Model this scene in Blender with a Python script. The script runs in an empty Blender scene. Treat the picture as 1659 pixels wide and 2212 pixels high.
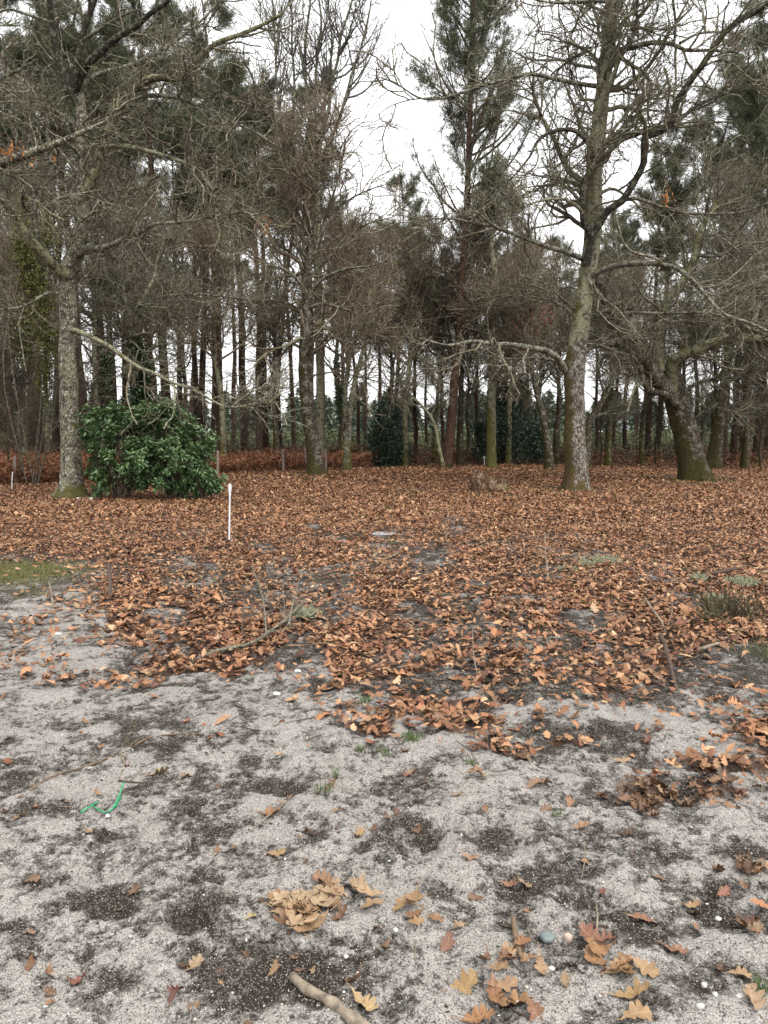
import bpy, math, random
import numpy as np
from mathutils import Vector

SC = bpy.context.scene
COL = SC.collection
R = math.radians
random.seed(7)
rng = np.random.default_rng(7)

# ------------------------------------------------------------------ camera
F0 = 1659.0                    # focal length in units of a 1659 x 2212 picture
HOR = 930.0
CAMH = 1.65
PITCH = math.atan((1106 - HOR) / F0)
cam_d = bpy.data.cameras.new('camera')
cam = bpy.data.objects.new('camera', cam_d)
COL.objects.link(cam)
cam.location = (0, 0, CAMH)
cam.rotation_euler = (R(90) - PITCH, 0, 0)
cam_d.sensor_fit = 'VERTICAL'
cam_d.sensor_height = 36
cam_d.lens = F0 / 2212 * 36
cam_d.clip_start = 0.05
cam_d.clip_end = 2000
SC.camera = cam

# ------------------------------------------------------------------ overcast sky
SUN_EL, SUN_AZ = 58, 150
w = bpy.data.worlds.new('World')
SC.world = w
w.use_nodes = True
nt = w.node_tree
nt.nodes.clear()
sky = nt.nodes.new('ShaderNodeTexSky')
sky.sky_type = 'NISHITA'
sky.sun_disc = False
sky.sun_elevation = R(SUN_EL)
sky.sun_rotation = R(SUN_AZ)
sky.dust_density = 3.0
sky.air_density = 1.0
hs = nt.nodes.new('ShaderNodeHueSaturation')
hs.inputs['Saturation'].default_value = 0.10
bg = nt.nodes.new('ShaderNodeBackground')
bg.inputs['Strength'].default_value = 0.15
gm = nt.nodes.new('ShaderNodeGamma'); gm.inputs['Gamma'].default_value = 0.3   # an even cloud deck
out = nt.nodes.new('ShaderNodeOutputWorld')
nt.links.new(sky.outputs[0], hs.inputs['Color'])
nt.links.new(hs.outputs[0], gm.inputs['Color'])
nt.links.new(gm.outputs[0], bg.inputs['Color'])
nt.links.new(bg.outputs[0], out.inputs['Surface'])

sd = bpy.data.lights.new('sun', 'SUN')
sd.energy = 0.5
sd.angle = R(30)
sd.color = (1.0, 0.97, 0.92)
sun = bpy.data.objects.new('sun', sd)
COL.objects.link(sun)
az = R(SUN_AZ)
sv = Vector((math.sin(az) * math.cos(R(SUN_EL)), math.cos(az) * math.cos(R(SUN_EL)), math.sin(R(SUN_EL))))
sun.rotation_euler = sv.to_track_quat('Z', 'Y').to_euler()

SC.view_settings.view_transform = 'Standard'
SC.view_settings.look = 'None'
SC.view_settings.exposure = 3.05
SC.view_settings.gamma = 1.0
SC.cycles.max_bounces = 5
SC.cycles.diffuse_bounces = 3
SC.cycles.transparent_max_bounces = 8

# ------------------------------------------------------------------ numpy noise, ground relief
_lat = np.random.default_rng(3).random((256, 256))
def vnoise(x, y, seed=0):
    x = np.asarray(x, float) + seed * 17.31
    y = np.asarray(y, float) + seed * 9.77
    xi = np.floor(x).astype(int); yi = np.floor(y).astype(int)
    fx = x - xi; fy = y - yi
    fx = fx * fx * (3 - 2 * fx); fy = fy * fy * (3 - 2 * fy)
    a = _lat[xi & 255, yi & 255]; b = _lat[(xi + 1) & 255, yi & 255]
    c = _lat[xi & 255, (yi + 1) & 255]; d = _lat[(xi + 1) & 255, (yi + 1) & 255]
    return (a * (1 - fx) + b * fx) * (1 - fy) + (c * (1 - fx) + d * fx) * fy
def fbm(x, y, scale, octv=4, seed=0):
    s = 0; a = 1.0; t = 0
    for o in range(octv):
        s = s + a * vnoise(x * scale * 2 ** o, y * scale * 2 ** o, seed + o)
        t += a; a *= 0.55
    return s / t

HOLES = []       # (x, y, rx, ry, depth) filled below, from the footprints and scrapes
def ground_h(x, y):
    d = np.hypot(x, y)
    h = (fbm(x, y, 0.12, 2, 1) - 0.5) * 0.16 * np.clip((d - 1) / 12, 0, 1)
    h = h + (fbm(x, y, 0.9, 3, 5) - 0.5) * 0.09
    h = h + (fbm(x, y, 7.0, 3, 9) - 0.5) * 0.044
    near = np.clip(1 - (d - 6) / 6, 0, 1)
    h = h + (fbm(x, y, 38.0, 2, 13) - 0.5) * 0.021 * near
    # trodden dents
    m = fbm(x, y, 3.2, 2, 21)
    h = h - np.clip((m - 0.64) * 6, 0, 1) * 0.030 * np.clip(1 - (d - 10) / 8, 0, 1)
    for (hx, hy, rx, ry, dep) in HOLES:
        q = ((x - hx) / rx) ** 2 + ((y - hy) / ry) ** 2
        h = h - dep * np.exp(-q ** 1.5) + dep * 0.3 * np.exp(-((np.sqrt(q) - 1.5) / 0.35) ** 2)
    return h

cp, sp = math.cos(PITCH), math.sin(PITCH)
def ray(px, py):
    x = (px - 829.5) / F0; y = -(py - 1106) / F0
    return Vector((x, cp + y * sp, -sp + y * cp))
def at(px, py, Y):
    r = ray(px, py); k = Y / r.y
    return Vector((r.x * k, Y, CAMH + r.z * k))
def G(px, py):
    """the point of the ground seen at picture point (px, py)"""
    r = ray(px, py); h = 0.0
    for _ in range(4):
        k = (CAMH - h) / -r.z
        h = float(ground_h(np.array(r.x * k), np.array(r.y * k)))
    return Vector((r.x * k, r.y * k, h))
def to_px(x, y):
    """ground plane -> picture coordinates (for the layout of litter, moss and soil)"""
    zc = y * cp + CAMH * sp
    zc = np.maximum(zc, 0.05)
    yc = y * sp - CAMH * cp
    return 829.5 + x / zc * F0, 1106 - yc / zc * F0

for (px, py, rx, ry, dep) in [(415, 1975, .075, .10, .05), (905, 1820, .10, .13, .03), (1085, 1812, .11, .15, .03), (600, 1690, .12, .14, .025),
                              (430, 1740, .06, .07, .03), (930, 1510, .2, .22, .05), (235, 1890, .10, .12, .03), (640, 1790, .13, .1, .025), (1290, 1600, .12, .16, .04),
                              (1560, 1970, .09, .12, .03), (1270, 1950, .09, .08, .025), (1490, 1715, .12, .14, .03)]:
    g = G(px, py)
    HOLES.append((g.x, g.y, rx, ry, dep))

# ------------------------------------------------------------------ mesh helpers
def mesh_np(name, V, Fs, mats, uvc=None, smooth=True, attrs=None, fmat=None):
    """V (N,3); Fs: list of (M,k) index arrays"""
    me = bpy.data.meshes.new(name)
    V = np.asarray(V, np.float32)
    me.vertices.add(len(V))
    me.vertices.foreach_set('co', V.ravel())
    Fs = [np.asarray(f, np.int32) for f in Fs if len(f)]
    loops = np.concatenate([f.ravel() for f in Fs])
    starts = []; off = 0
    for f in Fs:
        starts.append(off + np.arange(len(f), dtype=np.int32) * f.shape[1])
        off += f.size
    starts = np.concatenate(starts)
    me.loops.add(len(loops))
    me.loops.foreach_set('vertex_index', loops)
    me.polygons.add(len(starts))
    me.polygons.foreach_set('loop_start', starts)
    if fmat is not None:
        me.polygons.foreach_set('material_index', np.asarray(fmat, np.int32))
    me.update(calc_edges=True)
    if smooth:
        me.shade_smooth()
    for m in (mats if isinstance(mats, (list, tuple)) else [mats]):
        me.materials.append(m)
    for k, (kind, arr) in (attrs or {}).items():
        if kind == 'C':
            a = me.color_attributes.new(k, 'FLOAT_COLOR', 'POINT')
            arr = np.asarray(arr, np.float32)
            if arr.shape[1] == 3:
                arr = np.concatenate([arr, np.ones((len(arr), 1), np.float32)], 1)
            a.data.foreach_set('color', arr.ravel())
        else:
            a = me.attributes.new(k, 'FLOAT', 'POINT')
            a.data.foreach_set('value', np.asarray(arr, np.float32))
    return me

def obj(name, me, parent=None, **props):
    o = bpy.data.objects.new(name, me)
    COL.objects.link(o)
    if parent is not None:
        o.parent = parent
    for k, v in props.items():
        o[k] = v
    return o
def empty(name, loc, label, cat, group=None, rz=0):
    o = bpy.data.objects.new(name, None)
    COL.objects.link(o)
    o.location = loc
    o.rotation_euler = (0, 0, rz)
    o.empty_display_size = 0.2
    o['label'] = label; o['category'] = cat
    if group: o['group'] = group
    return o
def tag(o, label, cat, group=None):
    o['label'] = label; o['category'] = cat
    if group: o['group'] = group
    return o
def copy_tree(o, parent=None):
    c = o.copy(); COL.objects.link(c); c.parent = parent
    for ch in list(o.children):
        copy_tree(ch, c)
    return c

# tubes: P (M,n,3), Rr (M,n)
def tubes(P, Rr, s, rough=0.0, seed=0):
    M, n, _ = P.shape
    T = np.gradient(P, axis=1)
    T /= np.linalg.norm(T, axis=2, keepdims=True) + 1e-9
    mean = np.abs(P[:, -1] - P[:, 0])
    ref = np.zeros((M, 3)); ref[np.arange(M), np.argmin(mean, 1)] = 1
    U = np.cross(T, ref[:, None, :]); U /= np.linalg.norm(U, axis=2, keepdims=True) + 1e-9
    W = np.cross(T, U)
    a = np.linspace(0, 2 * np.pi, s, endpoint=False)
    RR = Rr[:, :, None] * np.ones(s)
    if rough:
        g = np.random.default_rng(seed)
        ridge = g.normal(0, 1, (M, 1, s)) * 0.5
        RR = RR * (1 + rough * (g.normal(0, 1, (M, n, s)) * 0.6 + ridge))
    V = P[:, :, None, :] + RR[..., None] * (np.cos(a)[None, None, :, None] * U[:, :, None, :] + np.sin(a)[None, None, :, None] * W[:, :, None, :])
    V = V.reshape(-1, 3)
    i = np.arange(M)[:, None, None] * n * s + np.arange(n - 1)[None, :, None] * s
    j = np.arange(s)[None, None, :]; j2 = (j + 1) % s
    q = np.stack([i + j, i + j2, i + s + j2, i + s + j], -1).reshape(-1, 4)
    return V, q
class Bag:
    def __init__(self): self.V = []; self.F = {}; self.n = 0; self.A = []
    def add(self, V, *Fs, a=None):
        V = np.asarray(V)
        for f in Fs:
            f = np.asarray(f)
            if len(f): self.F.setdefault(f.shape[1], []).append(f + self.n)
        self.V.append(V); self.n += len(V)
        if a is not None: self.A.append(a)
    def mesh(self, name, mats, smooth=True, attr=None):
        at_ = {attr: ('C', np.concatenate(self.A))} if attr else None
        return mesh_np(name, np.concatenate(self.V), [np.concatenate(v) for v in self.F.values()], mats, smooth=smooth, attrs=at_)

def smooth_line(pts, rad, step, jit=0.0, g=rng):
    """Catmull-Rom through pts (k,3) with radii -> evenly resampled (n,3),(n,)"""
    pts = np.asarray(pts, float); rad = np.asarray(rad, float)
    P = np.vstack([2 * pts[0] - pts[1], pts, 2 * pts[-1] - pts[-2]])
    o = []; ro = []
    for i in range(1, len(P) - 2):
        L = np.linalg.norm(P[i + 1] - P[i])
        m = max(2, int(L / step))
        t = np.linspace(0, 1, m, endpoint=False)[:, None]
        o.append(0.5 * ((2 * P[i]) + (-P[i - 1] + P[i + 1]) * t + (2 * P[i - 1] - 5 * P[i] + 4 * P[i + 1] - P[i + 2]) * t ** 2 + (-P[i - 1] + 3 * P[i] - 3 * P[i + 1] + P[i + 2]) * t ** 3))
        ro.append(rad[i - 1] + (rad[i] - rad[i - 1]) * t[:, 0])
    o.append(pts[-1:]); ro.append(rad[-1:])
    o = np.vstack(o); ro = np.concatenate(ro)
    if jit:
        n = len(o)
        k = max(3, n // 5)
        w_ = np.stack([np.interp(np.arange(n), np.linspace(0, n - 1, k), g.normal(0, jit, k)) for _ in range(3)], 1)
        w_ *= np.clip(np.arange(n) / 4, 0, 1)[:, None]
        o = o + w_
    return o, ro
def resample(P, Rr, n):
    t = np.linspace(0, len(P) - 1, n)
    k = np.arange(len(P))
    return np.stack([np.interp(t, k, P[:, c]) for c in range(3)], 1), np.interp(t, k, Rr)

def grow(P, Rr, N, t0, t1, lmin, lmax, amin, amax, gn, trop, n, rr, g, wt=None, tipk=0.25, sidek=0.0):
    """N children on parents P (M,n0,3)"""
    M, n0, _ = P.shape
    L = np.linalg.norm(np.diff(P, axis=1), axis=2).sum(1)
    wgt = L if wt is None else wt
    idx = g.choice(M, N, p=wgt / wgt.sum())
    t = g.uniform(t0, t1, N)
    f = t * (n0 - 1); i = np.clip(f.astype(int), 0, n0 - 2); u = (f - i)[:, None]
    p = P[idx, i] * (1 - u) + P[idx, i + 1] * u
    T = P[idx, i + 1] - P[idx, i]; T /= np.linalg.norm(T, axis=1, keepdims=True) + 1e-9
    pr = Rr[idx, i] * (1 - u[:, 0]) + Rr[idx, i + 1] * u[:, 0]
    q = g.normal(0, 1, (N, 3)); q -= (q * T).sum(1, keepdims=True) * T
    q /= np.linalg.norm(q, axis=1, keepdims=True) + 1e-9
    a = g.uniform(amin, amax, N)[:, None]
    d = np.cos(a) * T + np.sin(a) * q
    ln = g.uniform(lmin, lmax, N) * (1.1 - 0.5 * t)
    pts = [p]
    for k in range(1, n):
        d = d + g.normal(0, gn, (N, 3)); d[:, 2] += trop
        d /= np.linalg.norm(d, axis=1, keepdims=True)
        p = p + d * (ln / (n - 1))[:, None]
        pts.append(p)
    P2 = np.stack(pts, 1)
    r0 = np.minimum(pr * 0.75, rr * ln)
    R2 = r0[:, None] * np.linspace(1, tipk, n)[None, :]
    grow.idx = idx
    return P2, R2

# ------------------------------------------------------------------ materials
def new_mat(name):
    m = bpy.data.materials.new(name); m.use_nodes = True
    nt = m.node_tree; b = nt.nodes['Principled BSDF']
    return m, nt, b
class NB:
    def __init__(self, nt): self.nt = nt
    def n(self, t, **kw):
        x = self.nt.nodes.new(t)
        for k, v in kw.items(): setattr(x, k, v)
        return x
    def link(self, a, b): self.nt.links.new(a, b)
    def coord(self, kind='Object', scale=(1, 1, 1)):
        c = self.n('ShaderNodeTexCoord'); m = self.n('ShaderNodeMapping')
        m.inputs['Scale'].default_value = scale
        self.link(c.outputs[kind], m.inputs['Vector']); return m.outputs[0]
    def noise(self, vec, scale, detail=4, rough=0.55, dist=0.0):
        x = self.n('ShaderNodeTexNoise'); x.inputs['Scale'].default_value = scale
        x.inputs['Detail'].default_value = detail; x.inputs['Roughness'].default_value = rough
        x.inputs['Distortion'].default_value = dist
        if vec is not None: self.link(vec, x.inputs['Vector'])
        return x
    def vor(self, vec, scale, feature='F1'):
        x = self.n('ShaderNodeTexVoronoi', feature=feature); x.inputs['Scale'].default_value = scale
        if vec is not None: self.link(vec, x.inputs['Vector'])
        return x
    def ramp(self, v, stops, interp='LINEAR'):
        x = self.n('ShaderNodeValToRGB'); x.color_ramp.interpolation = interp
        e = x.color_ramp.elements
        while len(e) < len(stops): e.new(0.5)
        for k, (p, c) in enumerate(stops):
            e[k].position = p
            e[k].color = (c, c, c, 1) if isinstance(c, (int, float)) else (*c, 1)
        self.link(v, x.inputs[0]); return x.outputs[0]
    def mix(self, f, a, b, mode='MIX'):
        x = self.n('ShaderNodeMix', data_type='RGBA', blend_type=mode)
        for s, v in ((x.inputs[0], f), (x.inputs[6], a), (x.inputs[7], b)):
            if isinstance(v, (int, float)): s.default_value = v
            elif isinstance(v, tuple): s.default_value = (*v, 1)
            else: self.link(v, s)
        return x.outputs[2]
    def math(self, op, a, b=0.0, c=0.0):
        x = self.n('ShaderNodeMath', operation=op)
        for s, v in zip(x.inputs, (a, b, c)):
            if isinstance(v, (int, float)): s.default_value = v
            else: self.link(v, s)
        return x.outputs[0]
    def attr(self, name): return self.n('ShaderNodeAttribute', attribute_name=name)
    def bump(self, h, strength, dist, b):
        x = self.n('ShaderNodeBump'); x.inputs['Strength'].default_value = strength; x.inputs['Distance'].default_value = dist
        self.link(h, x.inputs['Height']); self.link(x.outputs[0], b.inputs['Normal'])

def bark_mat(name, dark, mid, lichen, moss, lich_amt=0.5, moss_side=0.0, furrow=1.0, scale=1.0, pale=(.42, .41, .36), pale_amt=0.0):
    m, nt, b = new_mat(name); k = NB(nt)
    v = k.coord('Object', (1, 1, 0.22))
    v2 = k.coord('Object')
    fur = k.vor(v, 26 * scale, 'DISTANCE_TO_EDGE')
    fr = k.ramp(fur.outputs['Distance'], [(0.0, 0.0), (0.22, 1.0)])
    n1 = k.noise(v2, 9 * scale, 5, 0.65)
    base = k.mix(fr, dark, mid)
    base = k.mix(k.ramp(n1.outputs[0], [(0.35, 0.0), (0.7, 0.8)]), base, tuple(c * 0.6 for c in mid))
    n2 = k.noise(v2, 5 * scale, 6, 0.72, 0.4)
    lo = 0.62 - 0.24 * lich_amt
    lm = k.ramp(n2.outputs[0], [(lo, 0.0), (lo + 0.07, 1.0)])
    lm = k.math('MULTIPLY', lm, k.ramp(k.noise(v2, 45 * scale, 3, 0.7).outputs[0], [(0.38, 0.25), (0.55, 1.0)]))
    base = k.mix(lm, base, lichen)
    if pale_amt:
        n4 = k.noise(v2, 14 * scale, 4, 0.7, 0.5)
        lo = 0.70 - 0.2 * pale_amt
        pm = k.ramp(n4.outputs[0], [(lo, 0.0), (lo + 0.03, 1.0)])
        pm = k.math('MULTIPLY', pm, fr)
        base = k.mix(pm, base, pale)
    # moss
    n3 = k.noise(v2, 3.2 * scale, 5, 0.6)
    geo = k.n('ShaderNodeNewGeometry'); sx = k.n('ShaderNodeSeparateXYZ'); k.link(geo.outputs['Normal'], sx.inputs[0])
    side = k.math('MULTIPLY_ADD', sx.outputs['X'], -0.22 * moss_side, k.math('MULTIPLY', sx.outputs['Z'], 0.10))
    a = k.attr('moss')
    mm = k.math('ADD', k.math('ADD', n3.outputs[0], side), k.math('MULTIPLY', a.outputs['Fac'], 0.45))
    mm = k.ramp(mm, [(0.62, 0.0), (0.74, 0.9)])
    base = k.mix(mm, base, k.mix(n1.outputs[0], tuple(c * 0.6 for c in moss), moss))
    k.link(base, b.inputs['Base Color'])
    b.inputs['Roughness'].default_value = 0.95
    b.inputs['Specular IOR Level'].default_value = 0.15
    h = k.math('ADD', k.math('MULTIPLY', fr, 0.7 * furrow), k.math('MULTIPLY', n2.outputs[0], 0.6))
    k.bump(h, 0.9, 0.03, b)
    return m

M_OAK = bark_mat('oak_bark', (.030, .022, .016), (.13, .105, .080), (.27, .265, .17), (.105, .095, .022), 0.85, 0.6, pale_amt=0.5)
M_OAK_LOW = bark_mat('oak_bark_brown', (.030, .022, .016), (.15, .115, .085), (.30, .28, .24), (.095, .068, .022), 0.45, 1.6, 1.3, pale=(.34, .33, .29), pale_amt=.9)
M_OAK_MOSSY = bark_mat('oak_bark_mossy', (.024, .018, .012), (.10, .078, .055), (.24, .23, .18), (.066, .055, .017), 0.45, 1.2, 1.3, pale_amt=.55)
M_LIMB_MOSS = bark_mat('mossy_limb_bark', (.03, .024, .014), (.12, .105, .07), (.27, .27, .16), (.15, .135, .032), 0.7, 0.5, 0.7, 1.2, pale_amt=.3)
M_LIMB_DARK = bark_mat('dark_limb_bark', (.016, .013, .010), (.05, .042, .033), (.17, .17, .12), (.06, .06, .02), 0.4, 0.2, 0.5, 1.6)
M_OAK_PALE = bark_mat('oak_bark_pale_lichen', (.028, .022, .016), (.12, .10, .078), (.22, .21, .14), (.095, .085, .022), 0.65, -0.3, 0.9, pale=(.46, .45, .39), pale_amt=.75)
M_LIMB = bark_mat('limb_bark', (.028, .023, .017), (.115, .10, .078), (.27, .27, .20), (.085, .080, .022), 0.6, 0.3, 0.5, 1.6, pale_amt=0.5)
M_PINE = bark_mat('pine_bark', (.018, .012, .010), (.105, .068, .050), (.13, .10, .08), (.06, .055, .025), 0.2, 0.0, 1.4, 0.8)
M_PINE_RED = bark_mat('pine_bark_red', (.022, .013, .010), (.120, .066, .046), (.15, .10, .075), (.05, .045, .02), 0.2, 0.0, 1.4, 0.9)

def twig_mat(name, a, c, l):
    m, nt, b = new_mat(name); k = NB(nt)
    v = k.coord('Object')
    n1 = k.noise(v, 1.3, 3); n2 = k.noise(v, 14, 3, 0.7)
    base = k.mix(k.ramp(n1.outputs[0], [(0.38, 0.0), (0.62, 1.0)]), a, c)
    base = k.mix(k.ramp(n2.outputs[0], [(0.50, 0.0), (0.60, 0.85)]), base, l)
    isl = k.n('ShaderNodeNewGeometry')
    base = k.mix(k.ramp(isl.outputs['Random Per Island'], [(0.0, .65), (.35, .25), (.7, 0.)]), base, (.016, .012, .009))
    k.link(base, b.inputs['Base Color']); b.inputs['Roughness'].default_value = 0.9
    b.inputs['Specular IOR Level'].default_value = 0.2
    return m
M_TWIG = twig_mat('oak_twigs', (.125, .098, .070), (.125, .118, .070), (.32, .31, .24))
M_TWIG_RED = twig_mat('reddish_twigs', (.160, .108, .078), (.135, .118, .072), (.30, .26, .19))
M_TWIG_GREY = twig_mat('grey_twigs', (.12, .105, .085), (.10, .09, .07), (.22, .20, .17))
M_TWIG_DARK = twig_mat('dark_twigs', (.075, .056, .043), (.08, .070, .045), (.20, .18, .13))

def leaf_mat(name, use_attr=None, colr=None, rough=0.6, spec=0.3, var=0.35, trans=0.0, vscale=30):
    m, nt, b = new_mat(name); k = NB(nt)
    if use_attr == 'object':
        src = k.n('ShaderNodeObjectInfo').outputs['Color']
    elif use_attr:
        src = k.attr(use_attr).outputs['Color']
    else:
        oi = k.n('ShaderNodeNewGeometry')
        src = k.mix(oi.outputs['Random Per Island'], tuple(c * (1 - var) for c in colr), tuple(c * (1 + var) for c in colr))
    n1 = k.noise(k.coord('Object'), vscale if use_attr != 'object' else 6, 4, 0.6)
    base = k.mix(k.ramp(n1.outputs[0], [(0.3, 0.55), (0.7, 0.0)]), src, k.mix(0.62, src, (.02, .012, .008)))
    if use_attr == 'object':
        sx = k.n('ShaderNodeSeparateXYZ'); k.link(k.coord('Object'), sx.inputs[0])
        ay = k.math('ABSOLUTE', sx.outputs['Y'])
        mid = k.ramp(ay, [(.004, 1.), (.012, 0.)])
        fr = k.math('FRACT', k.math('MULTIPLY', k.math('SUBTRACT', sx.outputs['X'], k.math('MULTIPLY', ay, .9)), 9.))
        sv_ = k.ramp(k.math('ABSOLUTE', k.math('SUBTRACT', fr, .5)), [(.02, .7), (.07, 0.)])
        vein = k.math('MAXIMUM', mid, sv_)
        base = k.mix(k.math('MULTIPLY', vein, .5), base, k.mix(.5, src, (.60, .42, .26)))
        n5 = k.noise(k.coord('Object'), 22, 4, .7)
        base = k.mix(k.ramp(n5.outputs[0], [(.60, 0.), (.68, .75)]), base, (.035, .02, .014))
    k.link(base, b.inputs['Base Color'])
    b.inputs['Roughness'].default_value = rough
    b.inputs['Specular IOR Level'].default_value = spec
    if trans:
        b.inputs['Transmission Weight'].default_value = 0
    k.bump(n1.outputs[0], 0.4, 0.004, b)
    return m
M_LEAF_OBJ = leaf_mat('fallen_leaf', 'object', rough=0.55, spec=0.35, vscale=45)
M_LITTER = leaf_mat('leaf_litter', 'tint', rough=0.6, spec=0.35, vscale=45)
M_LAUREL = leaf_mat('laurel_leaves', None, (.100, .172, .066), 0.42, 0.5, 0.55)
M_HOLLY = leaf_mat('holly_leaves', None, (.020, .046, .024), 0.4, 0.5, 0.5)
M_IVY = leaf_mat('ivy_leaves', None, (.030, .060, .018), 0.4, 0.5, 0.5)
M_NEEDLE = leaf_mat('pine_needles', None, (.105, .122, .066), 0.6, 0.25, 0.45)
M_NEEDLE_FAR = leaf_mat('far_pine_needles', None, (.080, .100, .070), 0.7, 0.2, 0.4)
M_OLIVE = leaf_mat('olive_moss_leaves', None, (.12, .125, .035), 0.7, 0.2, 0.5)
M_BRACKEN = leaf_mat('bracken_fronds', None, (.27, .125, .068), 0.8, 0.15, 0.55)
M_BRUSH = leaf_mat('brush_leaves', None, (.100, .112, .052), 0.7, 0.2, 0.6)
M_MOSSBLADE = leaf_mat('moss_blades', None, (.115, .108, .032), 0.8, 0.15, 0.4)
M_GRASS = leaf_mat('grass_blades', None, (.075, .12, .028), 0.6, 0.3, 0.4)
M_LICHEN = leaf_mat('reindeer_lichen', None, (.26, .27, .18), 0.9, 0.1, 0.2)
M_DEADLEAF = leaf_mat('hanging_dead_leaves', None, (.40, .17, .06), 0.7, 0.2, 0.4)

def simple(name, col, rough=0.6, spec=0.4, var=0.12, scale=20, bump=0.3):
    m, nt, b = new_mat(name); k = NB(nt)
    n1 = k.noise(k.coord('Object'), scale, 5, 0.6)
    k.link(k.mix(k.ramp(n1.outputs[0], [(0.3, 0.0), (0.7, 1.0)]), tuple(c * (1 - var) for c in col), tuple(min(1, c * (1 + var)) for c in col)), b.inputs['Base Color'])
    b.inputs['Roughness'].default_value = rough; b.inputs['Specular IOR Level'].default_value = spec
    k.bump(n1.outputs[0], bump, 0.004, b)
    return m
M_WHITE = simple('white_plastic', (.55, .55, .56), 0.5, 0.4, 0.12, 9, 0.15)
M_POST = simple('weathered_post_wood', (.20, .165, .135), 0.9, 0.2, 0.35, 14, 0.6)
M_POST_PALE = simple('pale_post', (.42, .39, .36), 0.9, 0.2, 0.25, 14, 0.5)
M_STICK = simple('grey_stick', (.17, .14, .105), 0.85, 0.2, 0.6, 35, 0.7)
M_STICK_D = simple('dark_stick', (.065, .045, .035), 0.9, 0.2, 0.4, 35, 0.7)
M_STICK_Y = simple('tan_stick', (.13, .09, .058), 0.8, 0.2, 0.4, 35, 0.6)
M_STICK_L = simple('lichened_stick', (.12, .108, .08), 0.9, 0.2, 0.85, 45, 0.8)
M_GREEN = simple('green_plastic', (.02, .20, .085), 0.4, 0.5, 0.15, 30, 0.2)
M_STUMP = bark_mat('stump_wood', (.03, .018, .012), (.13, .072, .045), (.27, .19, .13), (.12, .13, .03), 0.5, 0.0, 1.5, 0.8)

# ------------------------------------------------------------------ layout masks (ground coverage)
def ell(fx, fy, cx, cy, rx, ry, soft=0.35):
    q = np.sqrt(((fx - cx) / rx) ** 2 + ((fy - cy) / ry) ** 2)
    return np.clip((1 + soft - q) / (2 * soft), 0, 1)
BX = np.array([-900, 0, 120, 210, 250, 330, 390, 425, 500, 575, 675, 700, 740, 825, 1000, 1130, 1160, 1300, 1380, 1450, 1520, 1560, 1660, 2600])
BY = np.array([1250, 1262, 1275, 1300, 1400, 1425, 1420, 1440, 1440, 1425, 1408, 1440, 1480, 1500, 1475, 1450, 1430, 1455, 1480, 1480, 1440, 1430, 1425, 1420])
BANDS = [
    (620, 1405, 30, 10, .6), (150, 1355, 120, 18, .5), (60, 1460, 70, 14, .5), (1080, 1465, 420, 42, .5), (760, 1460, 60, 26, .8), (1330, 1455, 110, 40, .8), (60, 1345, 90, 25, .22),  # cx, cy, rx, ry, density
    (90, 1380, 100, 22, .30), (260, 1330, 170, 60, .55), (120, 1450, 130, 26, .50), (300, 1455, 70, 22, .75), (200, 1250, 90, 20, .3),
    (850, 1568, 115, 28, .95), (985, 1578, 150, 28, .95), (760, 1520, 70, 22, .5), (1085, 1630, 60, 30, .95), (1140, 1655, 42, 18, .9), (900, 1460, 100, 35, .55),
    (1248, 1622, 48, 28, .85), (1600, 1645, 145, 48, 1.0), (1640, 1560, 80, 55, .95), (1490, 1620, 50, 22, .7),
    (1408, 1758, 62, 62, 1.0), (1330, 1772, 36, 22, .6), (1560, 1745, 70, 26, .8), (1600, 1775, 40, 30, .45), (1500, 1780, 40, 22, .5),
    (1150, 1500, 330, 55, .34), (1400, 1520, 260, 45, .25), (1660, 1700, 60, 40, .6), (1640, 1980, 36, 50, .7), (1620, 2030, 40, 30, .4),
    (1380, 1470, 80, 28, .8),
]
GAPS = [  # bare spots inside the litter: cx, cy, rx, ry, strength
    (350, 1333, 42, 24, .9), (995, 1290, 60, 22, .75), (905, 1340, 38, 15, .85), (1030, 1345, 90, 22, .65), (1268, 1338, 44, 15, .9), (905, 1190, 80, 20, .55),
    (678, 1150, 16, 8, .9), (830, 1152, 22, 7, .9), (735, 1168, 18, 5, .8), (820, 1184, 40, 5, .7), (923, 1204, 38, 10, .75), (572, 1207, 24, 8, .7),
    (720, 1256, 34, 10, .6), (400, 1230, 80, 12, .5), (440, 1255, 60, 14, .5), (480, 1290, 70, 16, .4), (985, 1140, 22, 8, .7), (1160, 1235, 50, 14, .5), (1110, 1300, 70, 12, .35),
    (965, 1400, 90, 18, .5), (1150, 1390, 110, 22, .45), (1280, 1420, 70, 20, .5), (880, 1425, 70, 20, .4), (1560, 1440, 90, 18, .55),
    (1255, 1195, 60, 12, .4), (1450, 1230, 70, 12, .35), (1050, 1180, 60, 12, .4), (350, 1120, 30, 7, .5), (120, 1385, 90, 25, .5), (920, 1510, 45, 22, .8),
]
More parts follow.
